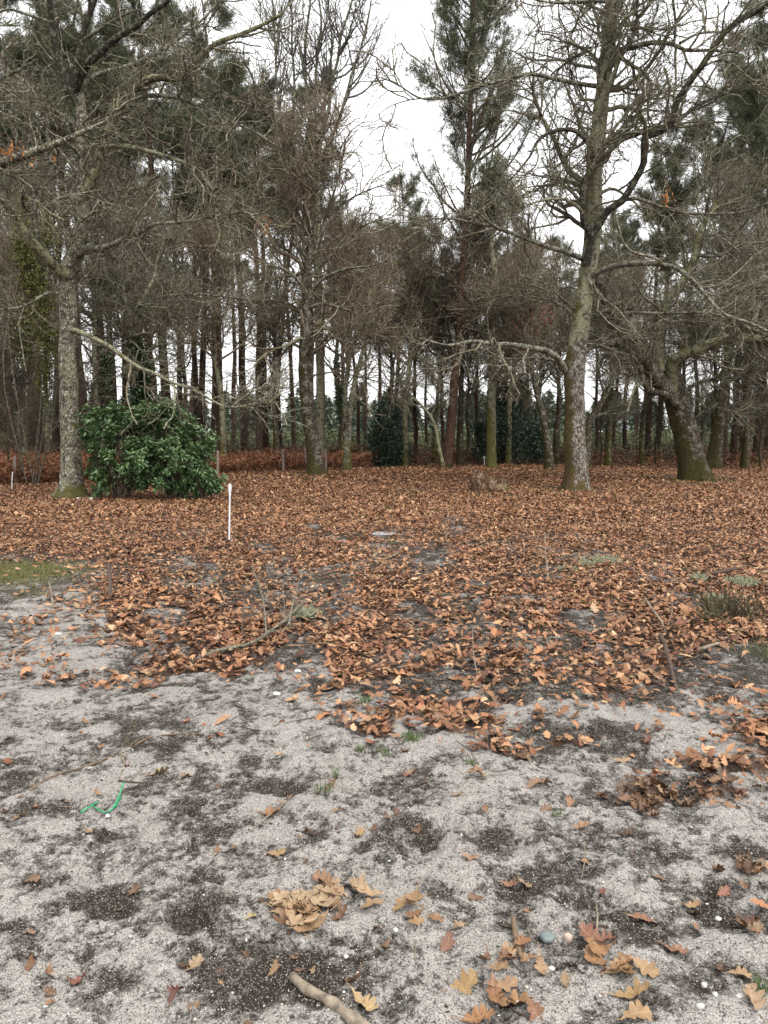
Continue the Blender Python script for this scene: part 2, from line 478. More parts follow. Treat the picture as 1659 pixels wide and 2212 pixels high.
def litter_density(x, y):
    fx, fy = to_px(x, y)
    d = np.hypot(x, y)
    j = (fbm(x, y, 1.1, 3, 31) - 0.5)
    j2 = (fbm(x, y, 3.3, 2, 37) - 0.5)
    fxx = fx + j2 * 420 / np.maximum(d, 1) ; fyy = fy + j * 190 * np.clip(4 / np.maximum(d, 1), 0.15, 1.2) + j2 * 60 * np.clip(4 / np.maximum(d, 1), .1, 1)
    by = np.interp(fxx, BX, BY)
    base = np.clip((by - fyy) / 22 + 0.5, 0, 1)
    base = base * (0.93 - 0.55 * np.clip((fbm(x, y, .8, 3, 41) - 0.56) * 8, 0, 1) * np.clip((fyy - 1120) / 150, 0, 1))
    for (cx, cy, rx, ry, s) in BANDS:
        base = np.maximum(base, s * ell(fxx, fyy, cx, cy, rx, ry))
    for (cx, cy, rx, ry, s) in GAPS:
        base = base * (1 - s * ell(fxx, fyy, cx, cy, rx * 1.1, ry * 1.2, .3))
    base = base * (1 - ell(fx, fy, 1054, 1052, 38, 9, .2))
    # moss tongue on the left
    base = base * (1 - 0.80 * ell(fxx, fyy, 40, 1262, 165, 42, .3))
    out_ = np.clip((y - 1.5) / 0.3, 0, 1)
    return np.maximum(base, 0.0) * out_ * (1 - .75 * moss_mask(x, y))
MOSS = [(60, 1240, 150, 26, 1.0), (60, 1278, 150, 30, .5), (890, 1060, 42, 5, .8), (838, 1095, 18, 4, .9), (930, 1108, 30, 6, .6), (1036, 1063, 16, 4, .9), (1096, 1071, 14, 4, .9), (862, 1170, 24, 6, .7),
        (1240, 1058, 60, 7, .8), (1500, 1036, 62, 10, 1.0), (680, 1030, 30, 6, .6), (160, 1075, 50, 6, .4), (720, 1256, 34, 10, .45), (420, 1262, 60, 12, .5), (510, 1272, 50, 10, .4),
        (1195, 1022, 14, 4, .5), (970, 1060, 12, 5, .5), (760, 1190, 60, 6, .3), (1130, 1070, 20, 4, .4), (1610, 1206, 12, 6, .6)]
def moss_mask(x, y):
    fx, fy = to_px(x, y); d = np.hypot(x, y)
    j = (fbm(x, y, 2.2, 3, 51) - 0.5); j2 = fbm(x, y, 2.0, 3, 57) - .5
    fxx = fx + j * 900 / np.maximum(d, 1); fyy = fy + j2 * 120 / np.maximum(d, 1)
    m = 0
    for (cx, cy, rx, ry, s) in MOSS:
        m = np.maximum(m, s * ell(fxx, fyy, cx, cy, rx, ry, .75))
    return m
SOIL = [(600, 1690, 70, 26), (415, 1975, 62, 38), (235, 1935, 80, 18), (905, 1815, 80, 24), (1085, 1805, 95, 26), (800, 1830, 90, 12), (1200, 1940, 90, 20), (1290, 1600, 90, 30), (930, 1510, 70, 22),
        (1480, 1715, 50, 20), (1560, 1960, 60, 25), (650, 2110, 180, 70), (250, 2150, 80, 60), (300, 1560, 60, 14), (320, 1520, 60, 10), (60, 1700, 50, 20), (1330, 2020, 70, 22), (1500, 2150, 140, 50),
        (1120, 1470, 420, 40), (700, 1395, 80, 16), (80, 1890, 60, 16), (1600, 1860, 70, 22), (330, 1625, 50, 20), (440, 1740, 40, 16), (1000, 1450, 260, 26), (1400, 1500, 160, 24), (1600, 1460, 100, 20), (380, 1480, 60, 10), (570, 2060, 160, 40), (640, 1400, 60, 16)]
def soil_mask(x, y):
    fx, fy = to_px(x, y); d = np.hypot(x, y)
    j = (fbm(x, y, 5, 3, 61) - 0.5); j2 = fbm(x, y, 5, 3, 67) - .5
    fxx = fx + j * 500 / np.maximum(d, 1); fyy = fy + j2 * 260 / np.maximum(d, 1)
    m = 0
    for (cx, cy, rx, ry) in SOIL:
        m = np.maximum(m, ell(fxx, fyy, cx, cy, rx, ry, .5))
    lz = .85 * np.clip((1475 - fyy) / 60, 0, 1) * np.clip(1 - ell(fxx, fyy, 60, 1370, 330, 90, .3), 0, 1)
    return np.maximum(m, lz)

# ------------------------------------------------------------------ ground
def build_ground():
    rs = [0.0, 0.5, 1.0, 1.3]
    r = 1.5
    while r < 900:
        rs.append(r)
        r *= 1.0042 if r < 9 else (1.009 if r < 45 else 1.08)
    rs = np.array(rs[1:])
    A = np.concatenate([np.linspace(-180, -60, 20, endpoint=False), np.linspace(-60, -38, 40, endpoint=False), np.linspace(-38, 38, 520, endpoint=False), np.linspace(38, 60, 40, endpoint=False), np.linspace(60, 180, 20, endpoint=False)])
    a = np.radians(A)
    X = rs[:, None] * np.sin(a)[None, :]; Y = rs[:, None] * np.cos(a)[None, :]
    Z = ground_h(X, Y)
    far = np.clip((rs - 60) / 100, 0, 1)[:, None]
    Z = Z * (1 - far)
    V = np.stack([X, Y, Z], -1).reshape(-1, 3)
    V = np.vstack([V, [[0, 0, float(ground_h(np.array(0.), np.array(0.)))]]])
    n, s = len(rs), len(a)
    i = np.arange(n - 1)[:, None] * s; j = np.arange(s)[None, :]; j2 = (j + 1) % s
    q = np.stack([i + j, i + s + j, i + s + j2, i + j2], -1).reshape(-1, 4)
    c = len(V) - 1
    t = np.stack([np.full(s, c), np.arange(s), (np.arange(s) + 1) % s], -1)
    x, y = V[:, 0], V[:, 1]
    lit = litter_density(x, y); behind = (y < 1.2)
    lit[behind] = 0
    ms = moss_mask(x, y); ms[behind] = 0
    so = soil_mask(x, y); so[behind] = 0.3
    dipv = np.clip((.5 - fbm(x, y, 7.0, 3, 9)) * 4, -1, 1) + np.clip((.5 - fbm(x, y, 38.0, 2, 13)) * 3, -1, 1) * .7
    lit = np.where(y > 33, np.maximum(lit, .95), lit)
    m, nt, b = new_mat('forest_ground'); k = NB(nt)
    v = k.coord('Object')
    grain = k.vor(v, 260); grain2 = k.vor(v, 110)
    gn = k.noise(v, 170, 3, 0.7)
    sand = k.mix(k.ramp(k.noise(v, 1.6, 4, .6).outputs[0], [(.35, 0.), (.65, 1.)]), (.33, .305, .28), (.41, .387, .362))
    sand = k.mix(k.ramp(gn.outputs[0], [(.34, .6), (.48, 0.)]), sand, (.13, .112, .095))
    gs = k.n('ShaderNodeSeparateColor'); k.link(grain2.outputs['Color'], gs.inputs[0])
    sand = k.mix(k.math('MULTIPLY', k.ramp(gs.outputs[0], [(.90, 0.), (.91, 1.)]), k.ramp(grain2.outputs['Distance'], [(.25, 1.), (.4, 0.)])), sand, (.45, .43, .40))
    gs1 = k.n('ShaderNodeSeparateColor'); k.link(grain.outputs['Color'], gs1.inputs[0])
    sand = k.mix(0.40, sand, k.mix(k.ramp(gs1.outputs[0], [(.0, 0.), (1., 1.)]), (.20, .182, .164), (.48, .455, .425)))
    sand = k.mix(k.math('MULTIPLY', k.ramp(gs1.outputs[1], [(.76, 0.), (.77, 1.)]), .6), sand, (.055, .046, .038))
    # dark soil patches
    s_at = k.attr('soil')
    pn = k.noise(v, 4.5, 6, 0.68, 0.6); pn2 = k.noise(v, 22, 5, 0.7, .3)
    pn3 = k.noise(v, 75, 4, 0.75, .2); pn0 = k.noise(k.coord('Object', (1, .55, 1)), 1.5, 3, .6)
    pm = k.math('ADD', k.math('MULTIPLY', pn.outputs[0], 0.36), k.math('MULTIPLY', pn2.outputs[0], 0.36))
    pm = k.math('ADD', pm, k.math('ADD', k.math('MULTIPLY', pn3.outputs[0], 0.28), k.math('MULTIPLY', k.math('SUBTRACT', pn0.outputs[0], .5), .22)))
    dip = k.attr('dip')
    pm = k.math('ADD', pm, k.math('ADD', k.math('MULTIPLY', s_at.outputs['Fac'], 0.085), k.math('MULTIPLY', dip.outputs['Fac'], .05)))
    dark = k.ramp(pm, [(.488, 0.), (.514, .28), (.538, .66), (.575, 1.)])
    dcol = k.mix(k.ramp(gn.outputs[0], [(.35, 0.), (.65, 1.)]), (.012, .0095, .0075), (.048, .038, .030))
    dcol = k.mix(k.ramp(gs1.outputs[0], [(.84, 0.), (.86, .6)]), dcol, (.28, .25, .22))
    sand = k.mix(k.math('MULTIPLY', s_at.outputs['Fac'], k.ramp(pn.outputs[0], [(.38, .1), (.6, .55)])), sand, (.12, .10, .083))
    col = k.mix(dark, sand, dcol)
    # leaf litter underlay
    l_at = k.attr('litter')
    lv = k.vor(k.coord('Object', (1, 1.0, 1)), 17); lv2 = k.vor(v, 29)
    lc = k.n('ShaderNodeSeparateColor'); k.link(lv.outputs['Color'], lc.inputs[0])
    lcol = k.ramp(lc.outputs[0], [(0., (.022, .012, .009)), (.45, (.06, .030, .018)), (.75, (.12, .062, .038)), (1., (.20, .115, .07))])
    lcol = k.mix(k.ramp(k.noise(v, 40, 4, .7).outputs[0], [(.4, .7), (.6, 0.)]), lcol, (.03, .018, .013))
    lm = k.math('ADD', l_at.outputs['Fac'], k.math('MULTIPLY', k.math('SUBTRACT', pn2.outputs[0], .5), 1.2))
    col = k.mix(k.ramp(lm, [(.62, 0.), (.86, .92)]), col, lcol)
    # moss
    m_at = k.attr('moss')
    mn = k.math('ADD', m_at.outputs['Fac'], k.math('MULTIPLY', k.math('SUBTRACT', k.noise(v, 9, 5, .7).outputs[0], .5), 1.3))
    col = k.mix(k.ramp(mn, [(.45, 0.), (.75, .9)]), col, k.mix(gn.outputs[0], (.05, .05, .016), (.15, .15, .055)))
    # far field beyond the wood
    sx = k.n('ShaderNodeSeparateXYZ'); k.link(v, sx.inputs[0])
    col = k.mix(k.ramp(k.math('DIVIDE', sx.outputs['Y'], 100.), [(.44, 0.), (.60, 1.)]), col, (.06, .085, .03))
    k.link(col, b.inputs['Base Color'])
    b.inputs['Roughness'].default_value = 0.95; b.inputs['Specular IOR Level'].default_value = 0.15
    h = k.math('ADD', k.math('MULTIPLY', gn.outputs[0], .5), k.math('ADD', k.math('MULTIPLY', pn2.outputs[0], 1.6), k.math('MULTIPLY', gs1.outputs[0], .35)))
    h = k.math('SUBTRACT', h, k.math('MULTIPLY', dark, .5))
    k.bump(h, 1.0, 0.016, b)
    me = mesh_np('ground', V, [q, t], m, attrs={'litter': ('F', lit), 'moss': ('F', ms), 'soil': ('F', so), 'dip': ('F', dipv)})
    obj('ground', me, kind='structure', label='grey sandy forest ground strewn with litter')
build_ground()

# ------------------------------------------------------------------ leaves
def leaf_template(n, lobes, seed=0, stem=True):
    """an oak leaf lying along +x from 0 to 1: (V,3) and quads"""
    g = np.random.default_rng(seed)
    if lobes == 'l':
        x = np.linspace(0, 1, n)
        env = np.interp(x, [0, .12, .3, .5, .7, .85, .95, 1], [.012, .07, .17, .25, .27, .20, .11, .0])
        ws = []; tip = []
        for sd_ in (0, 1):
            f = g.uniform(3.6, 4.6); p = g.uniform(-.5, .5)
            ph = 2 * np.pi * (f * x ** 1.05) + p
            ws.append(env * (.74 + .30 * np.cos(ph)) * g.uniform(.88, 1.12))
            tip.append(.035 * np.sin(ph + .6) * env / .25 + .03 * env)
    else:
        x = np.array([0, .3, .65, 1.0]) if n == 4 else np.linspace(0, 1, n)
        prof = np.interp(x, [0, .15, .35, .6, .85, 1], [.01, .08, .19, .25, .18, .02])
        if n >= 7: prof = prof * (1 + .28 * np.cos(np.arange(n) * np.pi))
        ws = [prof, prof]; tip = [0 * x, 0 * x]
    mid = np.stack([x, 0 * x, 0 * x], 1)
    a = np.stack([x + tip[0], ws[0], 0 * x], 1); c = np.stack([x + tip[1], -ws[1], 0 * x], 1)
    m_ = len(x)
    V = np.vstack([mid, a, c])
    i = np.arange(m_ - 1)
    q1 = np.stack([i, i + 1, m_ + i + 1, m_ + i], 1); q2 = np.stack([i, 2 * m_ + i, 2 * m_ + i + 1, i + 1], 1)
    V[:, 0] -= .5
    return V, np.vstack([q1, q2])
TINTS = np.array([(.42, .215, .108), (.34, .158, .075), (.49, .285, .150), (.24, .095, .045), (.13, .052, .028), (.54, .36, .21), (.38, .190, .092), (.27, .120, .058), (.46, .265, .15), (.20, .105, .060)])
TW = np.array([.20, .17, .12, .12, .07, .06, .11, .08, .05, .02]); TW = TW / TW.sum()
def place_leaves(bag, tmpl, x, y, z, size, g, tints, curl=1.0, tilt=0.35):
    V0, Q = tmpl
    N = len(x)
    c1 = g.normal(0.25, .45, N)[:, None] * curl; c2 = g.normal(.6, 1.5, N)[:, None] * curl; c3 = g.normal(0, .5, N)[:, None] * curl
    vx = V0[None, :, 0]; vy = V0[None, :, 1] * g.uniform(.5, 1.25, N)[:, None]
    size = size * g.lognormal(-.03, .22, N)
    vz = c1 * vx ** 2 + c2 * vy ** 2 + c3 * vx * vy
    vx = np.repeat(vx, N, 0) + g.normal(0, .25, N)[:, None] * vy
    P = np.stack([vx, vy, vz], -1) * size[:, None, None]
    # tilt then yaw
    ax = g.normal(0, tilt, N); ay = g.normal(0, tilt, N); yw = g.uniform(0, 2 * np.pi, N)
    flip = np.where(g.random(N) < .35, -1, 1)
    P[:, :, 2] *= flip[:, None]
    ca, sa = np.cos(ax)[:, None], np.sin(ax)[:, None]
    y1 = P[:, :, 1] * ca - P[:, :, 2] * sa; z1 = P[:, :, 1] * sa + P[:, :, 2] * ca
    cb, sb = np.cos(ay)[:, None], np.sin(ay)[:, None]
    x1 = P[:, :, 0] * cb + z1 * sb; z2 = -P[:, :, 0] * sb + z1 * cb
    cy_, sy_ = np.cos(yw)[:, None], np.sin(yw)[:, None]
    X = x1 * cy_ - y1 * sy_ + x[:, None]; Y = x1 * sy_ + y1 * cy_ + y[:, None]
    zmin = z2.min(1, keepdims=True)
    Z = z2 - zmin * .8 + z[:, None]
    V = np.stack([X, Y, Z], -1).reshape(-1, 3)
    m_ = V0.shape[0]
    F_ = (Q[None] + np.arange(N)[:, None, None] * m_).reshape(-1, 4)
    bag.add(V, F_, a=np.repeat(tints, m_, 0))
def leaf_tints(N, g):
    t = TINTS[g.choice(len(TINTS), N, p=TW)] * g.uniform(.38, 1.12, N)[:, None]
    t = t * np.array([.86, .83, .80])
    return t

def sample_leaves(d0, d1, dens, g, spread=0.66):
    hw = spread * d1 + 1.0
    N = int(dens * (d1 - d0) * 2 * hw)
    x = g.uniform(-hw, hw, N); y = g.uniform(d0, d1, N)
    k = np.abs(x) < spread * y + 1.0
    x, y = x[k], y[k]
    D = litter_density(x, y)
    k = g.random(len(x)) < D
    return x[k], y[k]
gl = np.random.default_rng(11)
HERO = [  # picture x, y, length m, yaw deg, tint, label
    (783, 2170, .105, -35, (.62, .42, .20), 'yellow oak leaf beside the thick grey stick at the bottom edge'),
    (378, 2160, .085, 80, (.17, .045, .035), 'dark red leaf lying left of the thick grey stick'),
    (166, 2128, .065, 20, (.33, .09, .05), 'small red brown leaf near the bottom left corner'),
    (42, 1770, .085, 75, (.42, .25, .11), 'tan oak leaf on the sand left of the green plastic tie'),
    (597, 1845, .085, 5, (.46, .27, .12), 'curled tan leaf lying above the big leaf pile on the sand'),
    (775, 1803, .08, 60, (.50, .30, .13), 'pale orange leaf standing in the dark scrape at centre'),
    (580, 1758, .115, 40, (.40, .18, .07), 'orange brown leaf with a straw across it'),
    (400, 1684, .085, 60, (.42, .23, .12), 'tan leaf lying right of the long thin twig'),
    (342, 1672, .12, 15, (.50, .36, .20), 'pale buff leaf beside the curved twig fork'),
    (592, 2098, .065, 70, (.40, .24, .12), 'small tan leaf below the big leaf pile'),
    (418, 2088, .085, 65, (.42, .30, .18), 'faded tan leaf upright in the dark soil'),
    (541, 1985, .055, 45, (.60, .46, .22), 'small yellow leaf at the left of the big leaf pile'),
    (193, 1802, .06, 5, (.45, .27, .13), 'small tan leaf below the green plastic tie'),
    (730, 1754, .07, 25, (.38, .22, .12), 'tan leaf lying between the straw leaf and the dark scrape'),
    (998, 2138, .125, 25, (.52, .32, .13), 'golden oak leaf with thin stalk near the bottom'),
    (1366, 2156, .135, -5, (.52, .32, .13), 'golden lobed leaf at the bottom below the red leaf clump'),
    (1030, 2203, .11, 10, (.45, .20, .07), 'orange leaf cut by the bottom edge'),
    (1372, 2198, .12, 20, (.50, .30, .14), 'light tan leaf cut by the bottom edge'),
    (1630, 2172, .115, 88, (.48, .31, .18), 'pale tan upright leaf in the bottom right corner'),
    (963, 2048, .095, 60, (.33, .15, .10), 'pinkish brown leaf between the pile and the split stick'),
    (1455, 2057, .09, -15, (.38, .17, .09), 'brown leaf right of the red leaf clump'),
    (1597, 2110, .085, -10, (.50, .31, .15), 'golden leaf above the pale upright leaf'),
    (1493, 1960, .075, 10, (.50, .30, .14), 'single golden leaf above the white pebbles'),
    (1388, 1990, .11, -15, (.36, .15, .08), 'thin red brown leaf right of the centre stones'),
    (1014, 1856, .08, -20, (.50, .27, .17), 'pinkish leaf tipped up beside a small dark hole'),
    (1104, 1917, .085, -40, (.38, .17, .10), 'crumpled red brown leaf on bare sand'),
    (1300, 1925, .045, 70, (.25, .05, .03), 'tiny dark red leaf alone on the sand'),
    (1230, 1738, .09, 70, (.42, .20, .10), 'folded brown leaf left of the right leaf pile'),
    (1255, 1788, .09, -15, (.44, .24, .12), 'thin tan leaf below the right leaf pile'),
    (986, 1720, .08, 25, (.46, .26, .13), 'curled tan leaf on the bright sand in the middle'),
    (855, 1756, .05, 80, (.20, .07, .05), 'tiny dark leaf on the bright sand'),
    (1025, 1682, .12, 5, (.40, .22, .12), 'tan leaf under a thin straw on bright sand'),
    (880, 1680, .08, 0, (.34, .13, .08), 'red brown leaf on bright sand at the centre'),
    (1162, 1700, .15, 10, (.38, .21, .12), 'long curled leaf below the dense band of leaves'),
    (1342, 1645, .11, 0, (.50, .33, .19), 'flat tan leaf right of the small leaf cluster'),
    (1400, 1620, .09, 40, (.30, .11, .07), 'red leaf right of the small leaf cluster'),
    (1220, 2123, .06, 85, (.36, .24, .12), 'small tan leaf below the two grey stones'),
    (1150, 2185, .09, -70, (.36, .16, .08), 'rusty leaf at the bottom right of the split stick'),
    (1110, 2172, .13, -15, (.45, .23, .09), 'orange oak leaf low down below the split stick'),
    (1560, 1930, .07, 30, (.38, .14, .09), 'dull red leaf right of centre on speckled sand'),
    (1650, 1880, .12, -40, (.54, .34, .18), 'golden leaf touching the right edge of the frame'),
    (60, 2020, .05, 10, (.36, .2, .12), 'tiny brown leaf near the left edge'),
]
CLUSTERS = [  # name, picture spots, radius px, count, size, palette, label
    ([(600, 1955, 32, 26, 6), (660, 1960, 40, 30, 9), (715, 1950, 40, 30, 8), (770, 1935, 30, 20, 5), (630, 2005, 40, 16, 5), (680, 1985, 30, 16, 5)], .125, [(.56, .36, .20), (.52, .31, .16), (.40, .20, .10), (.60, .42, .25)],
     'tan oak leaf in the big leaf pile at the bottom centre', 'leaves of the bottom centre pile'),
    ([(885, 1965, 16, 22, 3), (925, 1990, 24, 14, 3)], .10, [(.42, .24, .10), (.34, .17, .08)], 'curled brown leaf of the small group right of the big pile', 'leaves of the small centre group'),
    ([(1290, 2050, 16, 16, 3), (1325, 2078, 26, 20, 5), (1372, 2100, 14, 12, 2)], .11, [(.45, .22, .09), (.33, .12, .07), (.50, .30, .14)], 'rusty oak leaf of the clump right of the stones', 'leaves of the rusty clump'),
    ([(1100, 2078, 24, 16, 3), (1085, 2115, 20, 22, 3), (1140, 2088, 26, 8, 2), (1070, 2140, 12, 18, 2)], .10, [(.42, .18, .07), (.48, .28, .15), (.34, .16, .09)], 'orange brown leaf at the foot of the split stick', 'leaves at the foot of the split stick'),
]
def far_dist(px, py):
    g_ = G(px, py); return math.hypot(g_.x, g_.y)

HT = [leaf_template(27, 'l', s) for s in range(8)]
hero_meshes = []
for s in range(10):
    V0, Q = leaf_template(41, 'l', s)
    g = np.random.default_rng(100 + s)
    V = V0.copy(); x_, y_ = V[:, 0], V[:, 1]
    y_ *= g.uniform(.85, 1.1)
    V[:, 2] = g.normal(.35, .4) * x_ ** 2 + g.normal(.8, .8) * y_ ** 2 + g.normal(0, .6) * x_ * y_ + .035 * np.sin(x_ * 14 + s) * (np.abs(y_) * 4) + .005 * g.normal(0, 1, len(V))
    V[:41, 2] -= .012
    V[:, 2] -= V[:, 2].min()
    V[:, 1] += .25 * g.normal(0, 1) * x_ ** 2
    b = Bag(); b.add(V, Q)
    # stalk
    P = np.array([[[-.5, 0, V[0, 2]], [-.6, .01, V[0, 2] + .02], [-.72, .03 * g.normal(), V[0, 2] + .03]]])
    tv, tq = tubes(P, np.array([[.012, .01, .007]]), 4); b.add(tv, tq)
    me = b.mesh('fallen_leaf', M_LEAF_OBJ, smooth=True)
    hero_meshes.append(me)
nleaf = 0
def put_leaf(x, y, size, yaw, tint, label, group, rx=None, ry=None, dz=0.004):
    global nleaf
    o = bpy.data.objects.new('fallen_leaf', hero_meshes[nleaf % 10]); COL.objects.link(o)
    nleaf += 1
    h = float(ground_h(np.array(float(x)), np.array(float(y))))
    o.location = (x, y, h + dz)
    o.rotation_euler = (gl.normal(0, .18) if rx is None else rx, gl.normal(0, .18) if ry is None else ry, yaw)
    size *= .92
    o.scale = (size, size, size * gl.uniform(.9, 2.2))
    tint = np.array(tint) * .50; tint = tint * .82 + tint.mean() * np.array([.24, .18, .12])
    o.color = (*[float(min(1, c)) for c in tint], 1)
    tag(o, label, 'leaf', group)
    return o
for (px, py, sz, yaw, tint, label) in HERO:
    g_ = G(px, py)
    put_leaf(g_.x, g_.y, sz, R(yaw), tint, label, None)
for spots, sz, pal, label, grp in CLUSTERS:
    for (cx, cy, rx, ry, n) in spots:
        for _ in range(n):
            g_ = G(cx + gl.normal(0, rx * .75), cy + gl.normal(0, ry * .7))
            c = np.array(pal[gl.integers(len(pal))]) * gl.uniform(.85, 1.12)
            put_leaf(g_.x, g_.y, sz * gl.uniform(.75, 1.1), gl.uniform(0, 6.28), c, label, grp, gl.normal(0, .2), gl.normal(0, .2), dz=gl.uniform(0.002, .028)).scale.z *= .75

def sparse(x, y, g):
    """thinly strewn leaves and crumbs of leaf on the open sand"""
    return g.random(len(x)) < 0.5
xa, ya = sample_leaves(1.6, 8.0, 760, gl)
N = 900
xs = gl.uniform(-5, 5, N); ys = gl.uniform(1.7, 8, N); kk = np.abs(xs) < .6 * ys + .4
xs, ys = xs[kk], ys[kk]
dd = np.hypot(xs, ys)
sz_s = gl.uniform(.025, .085, len(xs))
X1 = np.r_[xa, xs]; Y1 = np.r_[ya, ys]; S1 = np.r_[gl.uniform(.04, .088, len(xa)), sz_s]
inpile = np.r_[np.ones(len(xa), bool), np.zeros(len(xs), bool)]
D1 = np.hypot(X1, Y1)
inview = np.abs(X1) < .52 * Y1
order = np.argsort(D1 - S1 * 6 + (~inview) * 100)
ind = order[:300 - nleaf]
PALS = leaf_tints(len(X1), gl)
for i in ind:
    px_, py_ = to_px(X1[i], Y1[i])
    if inpile[i]:
        if px_ > 1200 and py_ > 1690: lab, grp = 'tan oak leaf heaped in the leaf pile on the right of the sand', 'leaves of the right pile'
        else: lab, grp = 'brown oak leaf at the near edge of the leaf litter', 'leaves at the near edge of the litter'
    else:
        lab, grp = 'small brown leaf scrap strewn on the bare sand', 'leaf scraps strewn on the sand'
    put_leaf(X1[i], Y1[i], S1[i], gl.uniform(0, 6.28), PALS[i], lab, grp, gl.normal(0, .3), gl.normal(0, .3), dz=gl.uniform(.003, .03) if inpile[i] else .003)
rest = np.setdiff1d(np.arange(len(X1)), ind)
B = Bag()
for s in range(5):
    k = rest[s::5]
    zz = ground_h(X1[k], Y1[k]) + gl.uniform(.002, .04, len(k)) * inpile[k]
    place_leaves(B, leaf_template(19, 'l', 20 + s), X1[k], Y1[k], zz, S1[k], gl, PALS[k], tilt=.3)
x2, y2 = sample_leaves(8, 14, 760, gl)
for s in range(3):
    k = np.arange(s, len(x2), 3)
    zz = ground_h(x2[k], y2[k]) + gl.uniform(.0, .05, len(k))
    place_leaves(B, leaf_template(9, 'l', 30 + s), x2[k], y2[k], zz, gl.uniform(.035, .085, len(k)), gl, leaf_tints(len(k), gl), tilt=.28)
for (a_, b_, dn, s0, s1) in [(14, 24, 460, .045, .09), (24, 47, 170, .065, .12)]:
    x3, y3 = sample_leaves(a_, b_, dn, gl)
    zz = ground_h(x3, y3) + gl.uniform(0, .05, len(x3))
    place_leaves(B, leaf_template(6 if a_ < 20 else 4, 's'), x3, y3, zz, gl.uniform(s0, s1, len(x3)), gl, leaf_tints(len(x3), gl), curl=1.3, tilt=.36)
print('litter verts', B.n)
obj('leaf_litter', B.mesh('leaf_litter', M_LITTER, smooth=False, attr='tint'), kind='stuff', label='thick carpet of fallen brown oak leaves', category='leaf litter')

# grit on the near sand
def build_grit():
    g = np.random.default_rng(5)
    N = 60000
    d = 1.7 + 7 * g.random(N) ** 1.5
    a = g.uniform(-.62, .62, N)
    x = d * np.sin(a) * 1.05; y = d * np.cos(a)
    L = litter_density(x, y); k = g.random(N) > L; x, y = x[k], y[k]; N = len(x)
    o = np.array([(1, 0, 0), (-1, 0, 0), (0, 1, 0), (0, -1, 0), (0, 0, 1), (0, 0, -1)], float)
    f = np.array([(0, 2, 4), (2, 1, 4), (1, 3, 4), (3, 0, 4), (2, 0, 5), (1, 2, 5), (3, 1, 5), (0, 3, 5)])
    sz = g.uniform(.0012, .0034, N) * (1 + (g.random(N) < .03) * g.uniform(.6, 1.8, N))
    V = (o[None] * g.uniform(.6, 1.3, (N, 6, 1))) * sz[:, None, None]
    V[:, :, 2] *= .75
    V += g.normal(0, .15, V.shape) * sz[:, None, None]
    V[:, :, 0] += x[:, None]; V[:, :, 1] += y[:, None]; V[:, :, 2] += (ground_h(x, y) + sz * .3)[:, None]
    pal = np.array([(.50, .48, .45), (.33, .30, .26), (.07, .056, .046), (.028, .023, .020), (.25, .19, .14)])
    t = pal[g.choice(5, N, p=[.16, .22, .22, .32, .08])]
    b = Bag(); b.add(V.reshape(-1, 3), (f[None] + np.arange(N)[:, None, None] * 6).reshape(-1, 3), a=np.repeat(t, 6, 0))
    m, nt, bs = new_mat('grit'); kk = NB(nt); kk.link(kk.attr('tint').outputs['Color'], bs.inputs['Base Color']); bs.inputs['Roughness'].default_value = .8
    obj('sand_grit', b.mesh('sand_grit', m, smooth=False, attr='tint'), kind='stuff', label='coarse grit and crumbs on the grey sand', category='grit')
build_grit()

# ------------------------------------------------------------------ trees
KS = 1 / 1.15733       # source pixels of the photograph -> 1659-wide units
def trace(pts, depth, dz0=0.0, dz1=0.0, r0=None, r1=None, step=.18, jit=.03, g=rng):
    """pts in source pixels (x, y[, width]) -> line and radii in metres"""
    n = len(pts); P = []; Rr = []
    for i, p in enumerate(pts):
        Y = depth + dz0 + (dz1 - dz0) * i / max(1, n - 1)
        P.append(at(p[0] * KS, p[1] * KS, Y))
        if len(p) > 2: Rr.append(p[2] * KS / 2 / F0 * Y)
    if not Rr:
        Rr = np.linspace(r0, r1, n)
    return smooth_line([tuple(p) for p in P], Rr, step, jit, g)

def twig_levels(b, L1P, L1R, counts, lens, g, thick=1.0, trop=(.05, .04, .03), gn=(.22, .25, .28), ang=(.5, 1.25)):
    """grow three orders of ever finer branches on L1 and add them to bag b"""
    P, Rr = L1P, L1R
    allv = 0
    spec = [(8, 5, .027), (5, 3, .014), (4, 3, .010)]
    for k, N in enumerate(counts):
        n, s, rr = spec[k]
        wt = np.linalg.norm(np.diff(P, axis=1), axis=2).sum(1)
        P, Rr = grow(P, Rr, N, .28 if k == 0 else .08, 1.0, lens[k][0], lens[k][1], ang[0], ang[1], gn[k], trop[k], n, rr * thick, g, wt, .35)
        Rr = np.maximum(Rr, (.016, .0085, .0040)[k] * thick)
        v, q = tubes(P, Rr, s); b.add(v, q)
    return P

def stack(lines, n=14):
    Ps, Rs = [], []
    for P, Rr in lines:
        p, r = resample(P, Rr, n); Ps.append(p); Rs.append(r)
    return np.stack(Ps), np.stack(Rs)

